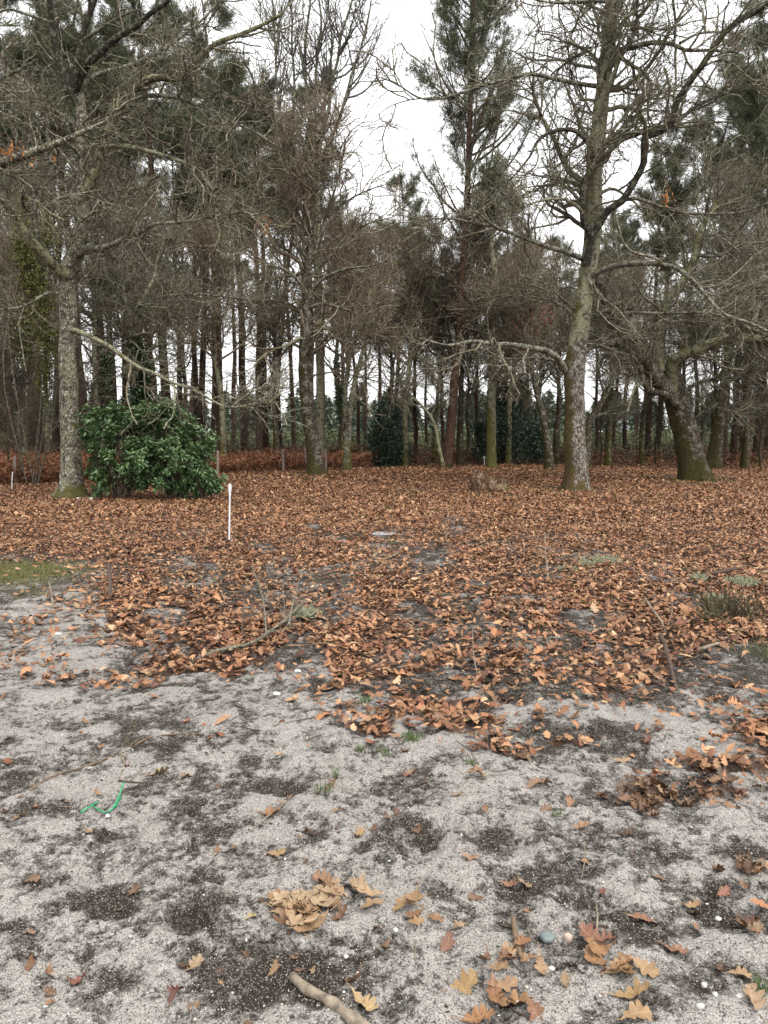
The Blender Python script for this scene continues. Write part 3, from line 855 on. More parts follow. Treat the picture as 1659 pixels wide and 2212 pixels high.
def trunk_mesh(line, sides, mat, moss_h=None, flare=0.0, base=None, name='trunk', rough=.03, seed=1, lobes=5):
    P, Rr = line
    P = P[None]; Rr = Rr[None].copy()
    v, q = tubes(P, Rr, sides, rough, seed)
    n = P.shape[1]
    V = v.reshape(n, sides, 3)
    if flare:
        hz = P[0, :, 2] - P[0, 0, 2]
        f = flare * np.exp(-hz / .35)
        a = np.linspace(0, 2 * np.pi, sides, endpoint=False)
        rad = V - P[0][:, None, :]
        V = P[0][:, None, :] + rad * (1 + f[:, None] * (0.6 + .4 * np.cos(a * lobes + seed))[None, :])[..., None]
    v = V.reshape(-1, 3)
    hh = np.repeat(P[0, :, 2] - P[0, 0, 2], sides)
    ms = np.exp(-hh / (moss_h or 1)) if moss_h else 0 * hh
    return mesh_np(name, v, [q], mat, attrs={'moss': ('F', ms)})

def local(me, o):
    me.transform(__import__('mathutils').Matrix.Translation(-Vector(o)))
    return me

def hero_tree(name, label, depth, trunk, limbs, seed, bark, counts, lens, auto=0, auto_len=(2, 4), auto_t=(.45, 1.), auto_up=.06, twig=None, bark_up=None, flare=.6, moss_h=.6, thick=1.0,
              sides=20, group=None, cat='tree', trop=(.05, .04, .03), auto_ang=(.6, 1.4), low=None, sink=.1, gn=(.22, .25, .28), auto_gn=.26):
    g = np.random.default_rng(seed)
    tl = trace(trunk, depth, jit=.015, step=.12, g=g)
    P, Rr = tl
    gh = float(ground_h(np.array(P[0, 0]), np.array(P[0, 1])))
    P[:, 2] += (gh - P[0, 2]) * np.exp(-np.arange(len(P)) / 10)
    P = np.vstack([P[:1] - [[0, 0, sink]], P]); Rr = np.r_[Rr[0], Rr]
    base = (P[1, 0], P[1, 1], gh)
    root = empty(name, base, label, cat, group)
    if low:          # lower and upper bark are the same trunk, one mesh with two materials
        pass
    me = trunk_mesh((P, Rr), sides, bark, moss_h, flare, seed=seed)
    if bark_up:
        me.materials.append(bark_up)
        n = len(P); zz = P[:-1, 2]
        fm = np.repeat((zz > low + .0).astype(np.int32), sides)
        idx = np.arange(len(fm)); fm2 = np.where((zz.repeat(sides) + (np.sin(idx * 1.7) * .5 + np.sin(idx * .61)) * .25) > low, 1, 0)
        me.polygons.foreach_set('material_index', fm2.astype(np.int32))
    obj('trunk', local(me, base), root)
    lines = []
    for lb in limbs:
        pts, r0, r1, d0, d1 = lb[:5]
        ln = trace(pts, depth, d0, d1, r0, r1, jit=.04, g=g)
        lines.append(ln)
        sd_ = 9 if r0 > .05 else 7
        v, q = tubes(ln[0][None], ln[1][None], sd_, .06, int(r0 * 1000))
        ml = mesh_np('limb', v, [q], lb[5] if len(lb) > 5 else M_LIMB)
        obj('limb', local(ml, base), root)
    b = Bag()
    if auto:
        tp, tr = stack([(P, Rr)], 30)
        A, AR = grow(tp, tr, auto, auto_t[0], auto_t[1], auto_len[0], auto_len[1], auto_ang[0], auto_ang[1], auto_gn, auto_up, 14, .027, g, None, .2)
        v, q = tubes(A, AR, 6, .05, seed); b.add(v, q)
        lines += [(A[i], AR[i]) for i in range(len(A))]
    LP, LR = stack(lines, 16)
    twig_levels(b, LP, LR, counts, lens, g, thick, trop=trop, gn=gn)
    me = b.mesh('crown', twig or M_TWIG)
    obj('crown', local(me, base), root)
    return root

# --- the tall oak right of centre
RO = [
    ([(1412, 925), (1400, 905), (1376, 879), (1330, 866), (1276, 860), (1230, 862), (1176, 858), (1120, 868), (1050, 850)], .10, .02, -.1, -2.5),
    ([(1412, 925), (1395, 903), (1350, 897), (1290, 900), (1230, 890)], .07, .015, -.1, 1.2),
    ([(1480, 690), (1520, 671), (1569, 659), (1627, 653), (1689, 663), (1731, 694), (1774, 740), (1820, 783), (1878, 806), (1940, 840)], .085, .03, -.2, -2.0),
    ([(1466, 665), (1472, 625), (1476, 592), (1460, 565), (1452, 545), (1450, 500), (1452, 460), (1475, 425), (1500, 405), (1511, 370)], .11, .035, -.35, -.8, M_LIMB_DARK),
    ([(1476, 592), (1500, 560), (1525, 520), (1560, 498), (1590, 450), (1612, 405), (1612, 345), (1640, 330), (1681, 303), (1690, 262), (1712, 220), (1751, 170), (1781, 127), (1812, 81), (1859, 42), (1940, -10), (2010, -80)], .10, .065, -.35, -2.6, M_LIMB_DARK),
    ([(1525, 520), (1580, 492), (1640, 505), (1700, 525), (1790, 530), (1860, 525), (1930, 500)], .05, .02, -.5, -2.2),
    ([(1497, 216), (1446, 208), (1388, 197), (1330, 188), (1280, 197), (1180, 224), (1103, 243), (1045, 243), (1010, 222), (965, 200)], .06, .012, -.1, -2.0),
    ([(1103, 243), (1045, 250), (976, 266), (940, 290)], .02, .008, -1.2, -1.8),
    ([(1499, 172), (1446, 162), (1415, 150), (1330, 147), (1280, 123), (1220, 110)], .05, .012, 0, 1.5),
    ([(1486, 400), (1469, 359), (1442, 328), (1396, 324), (1357, 343), (1338, 370), (1330, 392), (1280, 451), (1230, 480)], .07, .015, -.2, -1.6, M_LIMB_DARK),
    ([(1478, 480), (1455, 470), (1411, 452), (1357, 467), (1303, 490), (1230, 496), (1150, 520)], .05, .012, 0, 1.8),
    ([(1462, 650), (1423, 633), (1357, 613), (1307, 594), (1238, 567), (1172, 555), (1130, 548), (1053, 548), (1002, 535)], .07, .012, -.2, -2.6),
    ([(1505, 368), (1569, 340), (1627, 316), (1685, 309), (1724, 278), (1781, 243), (1851, 216), (1940, 190)], .08, .035, -.1, 1.6, M_LIMB_DARK),
    ([(1505, 360), (1540, 335), (1580, 295), (1630, 262), (1655, 225), (1680, 205)], .06, .02, 0, 2.0),
    ([(1530, 130), (1581, 116), (1627, 104), (1685, 108), (1716, 123), (1770, 124), (1850, 130)], .075, .03, -.1, -1.2),
    ([(1700, 108), (1743, 83), (1812, 81), (1860, 93), (1940, 115)], .04, .02, -.8, .6),
    ([(1530, 112), (1550, 66), (1585, 19), (1600, -30), (1620, -90)], .075, .03, -.1, .8),
    ([(1586, 18), (1630, 0), (1690, -25)], .04, .02, .3, .9),
    ([(1520, 40), (1488, 19), (1465, -10), (1430, -40)], .04, .02, 0, -1),
    ([(1526, 4), (1450, 5), (1360, 3), (1290, -20)], .05, .02, 0, -1.5),
    ([(1452, 800), (1400, 760), (1340, 745), (1290, 730), (1220, 742)], .045, .012, .1, 1.6),
    ([(1450, 780), (1395, 740), (1360, 710), (1300, 690)], .035, .012, 0, -1.5),
    ([(1470, 700), (1510, 745), (1530, 765)], .05, .025, -.2, -.8),
    ([(1456, 860), (1500, 862), (1545, 870)], .03, .012, 0, .6),
    ([(1685, 108), (1690, 60), (1683, 0), (1680, -60)], .04, .02, -.6, -.9),
    ([(1750, 172), (1800, 150), (1850, 180), (1900, 240), (1950, 260)], .03, .012, -1.2, -1.4),
]
hero_tree('oak_tree', 'tall straight bare oak with white flecked brown trunk right of the round marker disc', 21.2,
          [(1440, 1225, 62), (1441, 1190, 56), (1440, 1141, 54), (1437, 1060, 50), (1436, 980, 47), (1437, 929, 52), (1444, 870, 46), (1455, 794, 43), (1462, 730, 40), (1470, 679, 40), (1480, 600, 40), (1483, 540, 42), (1490, 386, 37), (1504, 231, 33), (1519, 116, 31), (1532, 0, 28), (1545, -120, 20), (1550, -260, 10)],
          RO, 21, M_OAK_LOW, [460, 3000, 10000], [(1.0, 2.7), (.4, 1.1), (.2, .6)], auto=44, auto_len=(1.8, 4.2), auto_t=(.42, 1.), bark_up=M_OAK, low=3.9, moss_h=.35, flare=.55)

# --- the leaning, forked oak on the right
R2 = [
    ([(1672, 990), (1650, 952), (1616, 902), (1585, 864), (1558, 825), (1542, 806), (1520, 770), (1515, 730), (1490, 700)], .27, .12, -.35, -1.9, M_OAK_MOSSY),
    ([(1585, 871), (1550, 864), (1511, 864), (1473, 862), (1410, 850), (1340, 870)], .07, .02, -.5, -2),
    ([(1680, 990), (1678, 929), (1690, 900), (1735, 879), (1781, 860), (1840, 845), (1920, 850), (2000, 830)], .23, .11, -.15, -1.9, M_LIMB_MOSS),
    ([(1650, 930), (1645, 880), (1650, 810), (1662, 760), (1700, 710), (1716, 690), (1740, 640), (1760, 570), (1800, 500)], .21, .08, -.3, -.6, M_LIMB_MOSS),
    ([(1700, 1020), (1672, 990), (1645, 982), (1618, 976), (1604, 941), (1597, 915), (1570, 880), (1540, 866)], .13, .05, -.5, -1.2, M_OAK_MOSSY),
    ([(1697, 990), (1743, 960), (1790, 948), (1840, 940), (1880, 920), (1930, 900)], .07, .03, -.1, -1.4),
    ([(1650, 930), (1590, 790), (1560, 720), (1548, 660), (1530, 600)], .05, .02, .2, 1.2),
    ([(1496, 787), (1580, 781), (1650, 783), (1720, 782), (1780, 785), (1860, 815), (1950, 850)], .05, .03, -1.2, -2.2),
    ([(1740, 640), (1800, 640), (1860, 610), (1930, 600)], .05, .02, .3, -.5),
    ([(1760, 570), (1740, 500), (1770, 430), (1760, 350)], .04, .02, .8, 1.5),
    ([(1735, 879), (1790, 800), (1830, 740), (1900, 700), (1970, 690)], .06, .03, -.5, .6),
    ([(1720, 700), (1660, 640), (1640, 560), (1600, 520)], .04, .015, .2, -.8),
    ([(1710, 1068), (1760, 1030), (1800, 1020), (1850, 1030)], .03, .01, -.2, -1.2),
]
hero_tree('oak_tree', 'leaning mossy oak with forked trunk and green moss at its foot', 25.8,
          [(1738, 1198, 74), (1730, 1150, 66), (1720, 1100, 62), (1704, 1040, 60), (1688, 990, 56), (1680, 950, 50), (1676, 920, 30)],
          R2, 22, M_OAK_MOSSY, [330, 1900, 5600], [(.8, 2.2), (.4, 1.1), (.22, .6)], auto=0, moss_h=1.2, flare=.45)

# --- the big oak on the left
LO = [
    ([(166, 690), (140, 672), (116, 640), (93, 610), (50, 548), (15, 498), (-40, 440), (-100, 400)], .15, .07, -.2, -1.6, M_LIMB_MOSS),
    ([(122, 640), (95, 590), (84, 520), (80, 460), (72, 405), (40, 360)], .07, .03, -.5, -1.2),
    ([(189, 231), (216, 162), (247, 135), (293, 93), (339, 66), (370, 35), (417, 0), (460, -60)], .10, .03, 0, -1.6, M_LIMB_DARK),
    ([(174, 236), (200, 127), (216, 62), (239, 0), (250, -70)], .09, .035, -.3, -.6, M_LIMB_DARK),
    ([(178, 250), (166, 216), (147, 147), (131, 69), (120, 0), (100, -60)], .11, .045, -.3, -.9, M_LIMB_DARK),
    ([(131, 60), (110, 50), (60, 30), (10, 10)], .05, .02, .5, 0),
    ([(204, 500), (231, 444), (262, 366), (297, 278), (328, 243), (347, 220), (386, 201), (455, 201), (475, 177), (502, 143), (548, 104), (598, 85), (650, 60), (700, 30)], .12, .03, -.1, -2.6, M_LIMB_MOSS),
    ([(328, 243), (370, 240), (413, 247), (482, 266), (540, 285), (590, 312), (640, 332), (700, 372)], .055, .015, -.8, -2.6),
    ([(262, 366), (300, 362), (332, 363), (386, 378), (424, 390), (471, 409), (502, 432), (532, 478)], .06, .03, -.4, -2.0, M_OAK),
    ([(320, 350), (350, 310), (385, 270), (405, 225), (420, 180)], .04, .02, -.6, -1.2),
    ([(180, 826), (193, 827), (231, 841), (270, 860), (297, 879), (320, 895), (352, 915), (386, 929), (432, 956), (482, 972), (540, 999), (579, 1012), (633, 1005), (690, 1000)], .065, .012, -.2, -2.8, M_OAK),
    ([(190, 650), (215, 622), (259, 620), (310, 600), (359, 579), (386, 563), (463, 555), (540, 540), (640, 528)], .08, .012, -.2, -2.4),
    ([(180, 640), (200, 570), (260, 520), (330, 480), (400, 500), (470, 480)], .05, .015, .1, 2),
    ([(172, 700), (230, 690), (270, 692), (300, 740), (320, 790)], .035, .015, .2, 1.5),
    ([(465, 202), (520, 230), (580, 262), (640, 280)], .035, .012, -1.5, -2.4),
    ([(204, 350), (170, 300), (100, 270), (30, 255), (-40, 230)], .06, .02, 0, -.6),
    ([(206, 420), (150, 395), (90, 420), (20, 440)], .05, .02, .1, 1.6),
    ([(172, 740), (120, 730), (60, 760), (0, 770), (-60, 760)], .04, .02, 0, -1.5),
    ([(189, 231), (240, 190), (330, 160), (420, 120), (500, 60), (560, 0)], .06, .02, .3, 1.8),
]
hero_tree('oak_tree', 'big bare oak with pale lichened trunk left of the green laurel bush', 19.1,
          [(180, 1245, 78), (180, 1210, 56), (178, 1141, 48), (175, 1026, 44), (171, 910, 42), (170, 830, 40), (169, 756, 42), (168, 690, 46), (185, 640, 40), (197, 617, 36), (206, 540, 32), (208, 463, 31), (204, 347, 28), (200, 270, 26), (189, 225, 20)],
          LO, 23, M_OAK_PALE, [280, 1700, 5600], [(.7, 2.0), (.4, 1.0), (.2, .55)], auto=24, auto_len=(1.4, 3.0), auto_t=(.5, 1.), moss_h=.3, flare=.5)

# --- an oak standing outside the frame on the left, its pale branch reaches in
hero_tree('oak_tree', 'oak beyond the left edge whose pale thick branch with dead leaves reaches into view', 15.0,
          [(-420, 1330, 90), (-400, 1100, 64), (-360, 800, 56), (-340, 500, 44), (-320, 250, 34), (-300, 0, 26)],
          [([(-345, 520), (-200, 450), (-80, 425), (0, 403), (69, 378), (139, 351), (208, 328), (260, 310), (315, 286)], .13, .012, 0, .4, M_OAK_PALE),
           ([(-20, 410), (30, 440), (80, 470), (90, 520), (100, 560)], .04, .015, 0, .5),
           ([(-335, 400), (-240, 300), (-120, 230), (0, 200), (100, 150)], .08, .015, 0, -.6),
           ([(-320, 250), (-220, 130), (-100, 60), (20, 20)], .08, .02, 0, .5)],
          24, M_OAK_PALE, [60, 420, 1500], [(.5, 1.4), (.3, .7), (.15, .45)], auto=6, auto_len=(1.2, 2.4))

# --- the spreading oak in the middle
CO = [
    ([(766, 860), (752, 845), (717, 864), (663, 883), (640, 900), (600, 890)], .07, .02, 0, -1.5, M_OAK),
    ([(768, 850), (787, 829), (833, 841), (879, 856), (910, 850), (935, 800)], .06, .02, -.1, -2),
    ([(765, 750), (802, 702), (856, 679), (891, 671), (933, 663), (990, 640)], .07, .015, 0, -2),
    ([(765, 760), (767, 733), (729, 686), (686, 667), (659, 655), (600, 610), (560, 560)], .08, .015, 0, -1.6),
    ([(768, 775), (783, 767), (814, 760), (856, 771), (887, 783), (910, 806), (933, 825), (979, 841), (1020, 860)], .06, .015, 0, -2.4),
    ([(770, 950), (790, 937), (852, 929), (879, 937), (933, 949), (985, 960)], .04, .012, 0, -2),
    ([(772, 900), (790, 875), (833, 825), (871, 798), (920, 740), (960, 700)], .08, .02, 0, 1.5),
    ([(765, 720), (740, 650), (690, 600), (650, 540), (600, 500)], .06, .015, 0, 1.5),
    ([(768, 700), (820, 640), (870, 590), (930, 560), (990, 540)], .06, .015, 0, 1.2),
    ([(765, 790), (720, 760), (660, 750), (600, 770), (560, 760)], .06, .015, 0, 1.0),
    ([(768, 690), (772, 600), (740, 520), (720, 440), (700, 370)], .07, .015, 0, -.5),
    ([(768, 690), (800, 590), (830, 500), (850, 420), (870, 340)], .07, .015, 0, .6),
    ([(790, 560), (870, 500), (930, 470), (1000, 450)], .04, .012, 0, -.8),
    ([(740, 540), (660, 480), (600, 430), (540, 410)], .04, .012, 0, -.8),
    ([(770, 650), (700, 560), (620, 520), (560, 500)], .05, .015, -.1, -2),
]
hero_tree('oak_tree', 'spreading gnarled oak with mossy trunk in the middle of the picture', 27.6,
          [(792, 1194, 50), (788, 1160, 38), (780, 1090, 34), (768, 1000, 34), (764, 930, 38), (767, 871, 38), (766, 800, 32), (766, 740, 28), (768, 690, 22), (775, 600, 16), (785, 480, 12), (795, 380, 8)],
          CO, 25, M_OAK_MOSSY, [420, 2500, 7600], [(.8, 2.4), (.4, 1.1), (.25, .6)], auto=34, auto_len=(2.0, 4.0), auto_t=(.35, 1.), auto_ang=(.7, 1.5), twig=M_TWIG_RED, moss_h=1.0, flare=.5, thick=1.0)

# --- ivy clad tree behind the laurel
ivy_tree = hero_tree('oak_tree', 'crooked mossy tree wrapped in dark ivy behind the laurel bush', 24.0,
          [(360, 1180, 50), (352, 1080, 46), (345, 1000, 42), (332, 900, 30), (326, 833, 26), (322, 760, 20), (318, 680, 16), (312, 600, 12), (310, 520, 8)],
          [([(328, 830), (320, 790), (303, 730), (285, 692), (250, 690), (200, 700)], .07, .02, 0, -1),
           ([(332, 795), (350, 765), (385, 745), (430, 738), (520, 745), (600, 755)], .06, .015, 0, -1.2),
           ([(340, 780), (365, 730), (385, 690), (400, 620), (440, 560)], .08, .02, 0, 1, M_OAK),
           ([(326, 900), (316, 850), (300, 820), (280, 800)], .04, .02, 0, .5),
           ([(318, 680), (340, 600), (360, 520), (350, 430)], .05, .015, 0, 1)],
          26, M_OAK_MOSSY, [220, 1600, 5500], [(.7, 1.8), (.4, 1.), (.22, .55)], auto=14, auto_len=(1.5, 3), auto_t=(.5, 1), moss_h=2.0)

# --- the whip like tree against the sky
hero_tree('poplar_tree', 'tall slender bare tree with upright whips against the white sky', 37.0,
          [(800, 1160, 24), (802, 1000, 22), (798, 800, 20), (795, 600, 18), (792, 470, 15), (795, 380, 13)],
          [([(795, 400), (780, 300), (766, 200), (763, 90), (772, 0), (780, -110)], .09, .03, 0, .5),
           ([(793, 420), (790, 290), (790, 160), (800, 50), (795, -80)], .09, .03, 0, -1),
           ([(796, 390), (820, 290), (834, 190), (855, 90), (880, 0), (900, -90)], .10, .03, 0, .3),
           ([(797, 410), (840, 320), (875, 220), (903, 110), (925, 10), (930, -60)], .09, .02, 0, -.8),
           ([(792, 440), (740, 300), (732, 160), (728, 0), (730, -120)], .08, .02, 0, .8),
           ([(792, 450), (715, 330), (690, 200), (685, 60), (670, -60)], .08, .02, 0, -.8),
           ([(796, 400), (812, 260), (828, 120), (820, 0), (830, -100)], .07, .02, 0, 1.3)],
          27, M_OAK, [130, 900, 2600], [(1.5, 3.2), (.7, 1.7), (.3, .8)], trop=(.22, .14, .10), twig=M_TWIG_GREY, gn=(.08, .12, .15), moss_h=.5, thick=1.1)

# --- smaller traced trees
hero_tree('birch_tree', 'slim double stemmed tree with white patched bark just right of the middle oak', 31.5,
          [(868, 1180, 22), (868, 1120, 17), (872, 1060, 15), (878, 1000, 13), (890, 940, 12), (905, 890, 11), (915, 820, 9), (905, 700, 7), (900, 560, 4)],
          [([(864, 1100), (852, 1030), (847, 960), (842, 900), (846, 800), (836, 700), (842, 600)], .10, .03, 0, .4, M_OAK_MOSSY),
           ([(893, 930), (925, 880), (930, 800), (950, 700), (945, 600)], .06, .02, 0, .6)],
          28, M_OAK_PALE, [120, 900, 3500], [(.7, 1.8), (.4, 1.), (.2, .5)], auto=12, auto_len=(1.2, 2.6), twig=M_TWIG_RED, moss_h=.8)
hero_tree('oak_tree', 'thin crooked dead looking oak beside the dark holly thicket', 32.0,
          [(1372, 1178, 22), (1370, 1120, 20), (1360, 1060, 17), (1346, 1000, 14), (1335, 950, 12), (1325, 880, 10), (1330, 800, 8), (1320, 700, 5)],
          [([(1337, 960), (1370, 900), (1400, 850), (1405, 800), (1385, 740)], .06, .02, 0, -.5), ([(1330, 900), (1290, 880), (1260, 850)], .04, .015, 0, .6),
           ([(1345, 1000), (1300, 960), (1250, 950)], .03, .012, 0, .8)],
          29, M_OAK_MOSSY, [110, 800, 3000], [(.6, 1.6), (.4, .9), (.2, .5)], auto=10, auto_len=(1., 2.2), twig=M_TWIG_RED, moss_h=.6)
hero_tree('oak_tree', 'dark trunk with red brown bark behind the leaning forked oak', 33.0,
          [(1780, 1165, 36), (1790, 1110, 32), (1800, 1040, 28), (1808, 980, 26), (1815, 930, 24), (1822, 860, 18), (1815, 760, 14), (1800, 640, 10), (1805, 500, 6)],
          [([(1815, 960), (1838, 945), (1859, 929), (1885, 900), (1920, 890)], .08, .03, 0, -.8, M_OAK), ([(1812, 990), (1780, 1020), (1730, 1015), (1700, 1020)], .05, .02, 0, -.6),
           ([(1818, 880), (1860, 800), (1900, 740)], .07, .02, 0, .6)],
          30, M_OAK_MOSSY, [180, 1500, 5500], [(.8, 2.), (.4, 1.1), (.2, .6)], auto=16, auto_len=(1.5, 3.2), moss_h=1.2)
hero_tree('oak_tree', 'low bent oak behind the tall straight oak', 34.0,
          [(1462, 1160, 26), (1466, 1100, 22), (1470, 1060, 19), (1490, 1030, 16), (1512, 990, 13), (1530, 950, 10), (1560, 900, 6)],
          [([(1485, 1040), (1520, 1033), (1560, 1020)], .06, .02, 0, .5), ([(1512, 990), (1500, 930), (1520, 860)], .05, .02, 0, -.5), ([(1530, 950), (1580, 930), (1620, 890)], .05, .015, 0, .5), ([(1530, 950), (1560, 850), (1570, 750)], .05, .015, 0, -.5)],
          31, M_OAK_MOSSY, [100, 800, 3000], [(.7, 1.6), (.4, .9), (.2, .5)], auto=5, auto_len=(1.2, 2.2), moss_h=1.)
hero_tree('oak_tree', 'moss covered trunk rising from the dark holly thicket', 33.5,
          [(1228, 1170, 26), (1228, 1080, 24), (1230, 980, 22), (1234, 880, 20), (1240, 780, 18), (1236, 680, 14), (1228, 600, 10), (1236, 480, 6)],
          [([(1234, 880), (1200, 820), (1180, 760), (1150, 700)], .07, .02, 0, -.8), ([(1240, 780), (1290, 720), (1340, 690), (1400, 680)], .07, .02, 0, -1), ([(1236, 700), (1190, 620), (1150, 580)], .06, .015, 0, .8), ([(1236, 830), (1290, 800), (1330, 820)], .05, .015, 0, .6)],
          32, M_OAK, [240, 2000, 7500], [(.8, 2.), (.4, 1.1), (.2, .6)], auto=16, auto_len=(1.6, 3.4), moss_h=2.5, twig=M_TWIG_RED)
hero_tree('oak_tree', 'thin arching sapling left of the red barked pine', 33.0,
          [(1108, 1172, 11), (1098, 1120, 10), (1085, 1060, 8), (1060, 1020, 7), (1030, 990, 5), (1000, 970, 3)],
          [([(1090, 1080), (1100, 1020), (1085, 950), (1060, 900)], .035, .01, 0, .4), ([(1065, 1025), (1020, 1000), (1000, 940)], .03, .01, 0, -.4)],
          33, M_OAK, [60, 400, 1400], [(.5, 1.4), (.3, .8), (.15, .4)], auto=4, auto_len=(.8, 1.5))

# --- generic bare trees behind, one mesh each shape, copied
def bare_variant(seed, H, limbs, twig, bark, counts, lens, r=.17, spread=(2., 4.2), lean=.04, low=.45):
    g = np.random.default_rng(seed)
    n = 10
    P = np.zeros((n, 3)); P[:, 2] = np.linspace(-.2, H * .8, n)
    P[:, 0] = np.cumsum(g.normal(0, lean * H / 10, n)); P[:, 1] = np.cumsum(g.normal(0, lean * H / 10, n)); P[:, :2] -= P[0, :2]
    Rr = np.linspace(r, r * .2, n)
    ln = smooth_line(P, Rr, .35, .05, g)
    me_t = trunk_mesh(ln, 10, bark, 1.5, .5, seed=seed)
    tp, tr = stack([ln], 30)
    A, AR = grow(tp, tr, limbs, low, .98, spread[0], spread[1], .5, 1.3, .15, .07, 12, .018, g, None, .2)
    b = Bag(); v, q = tubes(A, AR, 5, .05, seed); b.add(v, q)
    A = np.concatenate([A, resample(*ln, 12)[0][None]]); AR = np.concatenate([AR, resample(*ln, 12)[1][None]])
    twig_levels(b, A, AR, counts, lens, g, .85)
    return me_t, b.mesh('crown', twig)
BARE = [bare_variant(50, 12.5, 30, M_TWIG_RED, M_OAK, [280, 1700, 4600], [(.9, 2.2), (.5, 1.2), (.25, .6)]),
        bare_variant(51, 11.0, 34, M_TWIG, M_OAK_MOSSY, [300, 1800, 4800], [(.9, 2.2), (.5, 1.2), (.25, .6)], spread=(2.2, 4.6)),
        bare_variant(52, 14.0, 30, M_TWIG_DARK, M_OAK, [280, 1700, 4600], [(.9, 2.4), (.5, 1.2), (.25, .6)], r=.14),
        bare_variant(53, 6.0, 16, M_TWIG_DARK, M_OAK_MOSSY, [90, 500, 1500], [(.6, 1.5), (.4, .9), (.2, .5)], r=.06, spread=(1., 2.4), low=.15)]
def at_g(px_src, Y):
    """ground point under picture column px_src (source px) at depth Y"""
    x = (px_src * KS - 829.5) / F0 * (Y * cp + CAMH * sp)
    return x, Y, float(ground_h(np.array(x), np.array(float(Y)))) * max(0, min(1, 1 - (Y - 60) / 100))
first_bare = {}
def bare(kind, px_src, Y, s=1.0, rz=0.0, label=None, group='bare trees in the wood behind'):
    names = ['oak_tree', 'oak_tree', 'oak_tree', 'sapling']
    loc = at_g(px_src, Y)
    if kind not in first_bare:
        root = empty(names[kind], loc, '', 'tree')
        obj('trunk', BARE[kind][0], root); obj('crown', BARE[kind][1], root)
        first_bare[kind] = root
    else:
        root = copy_tree(first_bare[kind])
    root.location = loc; root.rotation_euler = (0, 0, rz); root.scale = (s, s, s)
    tag(root, label or ['bare twiggy tree with reddish brown twigs deep in the wood', 'bare spreading tree with olive brown twigs deep in the wood', 'bare dark tall tree deep in the wood', 'low dark leafless sapling at the wood edge'][kind], 'tree' if kind < 3 else 'sapling',
        group if kind < 3 else 'saplings at the wood edge')
gb = np.random.default_rng(77)
for (k, px, Y, s) in [(0, 560, 36, 1.0), (1, 690, 38, 1.02), (0, 860, 36, 1.0), (1, 980, 40, .95), (2, 470, 40, 1.05), (0, 1085, 38, .82), (1, 380, 36, 1.05), (2, 250, 34, 1.1), (0, 60, 30, 1.0),
                      (1, -60, 33, 1.1), (2, 120, 42, 1.1), (1, 1260, 42, .9), (0, 1340, 40, .8), (0, 1600, 38, .78), (1, 1700, 42, .95), (2, 1850, 40, .9), (0, 1980, 38, 1.), (1, 1780, 34, .8),
                       (1, 2080, 33, 1.), (2, -180, 36, 1.1), (1, 1170, 46, .85), (0, 20, 44, 1.2), (0, 1010, 35, 1.0), (1, 1150, 36, 1.05), (0, 1270, 36, .95), (1, 1390, 37, .95), (0, 1520, 36, .85), (1, 1860, 33, .95), (0, 1960, 30, .9)]:
    bare(k, px, Y, s, gb.uniform(0, 6.28))
for (px, Y, s) in [(60, 24, .8), (20, 27, .9), (110, 29, 1.), (620, 35, .6), (1010, 38, .7), (1500, 38, .7), (1640, 37, .7), (1850, 36, .8),
                   (1900, 34, .9), (240, 30, .8), (-60, 24, 1.), (1300, 42, .8), (1750, 40, .8)]:
    bare(3, px, Y, s, gb.uniform(0, 6.28))

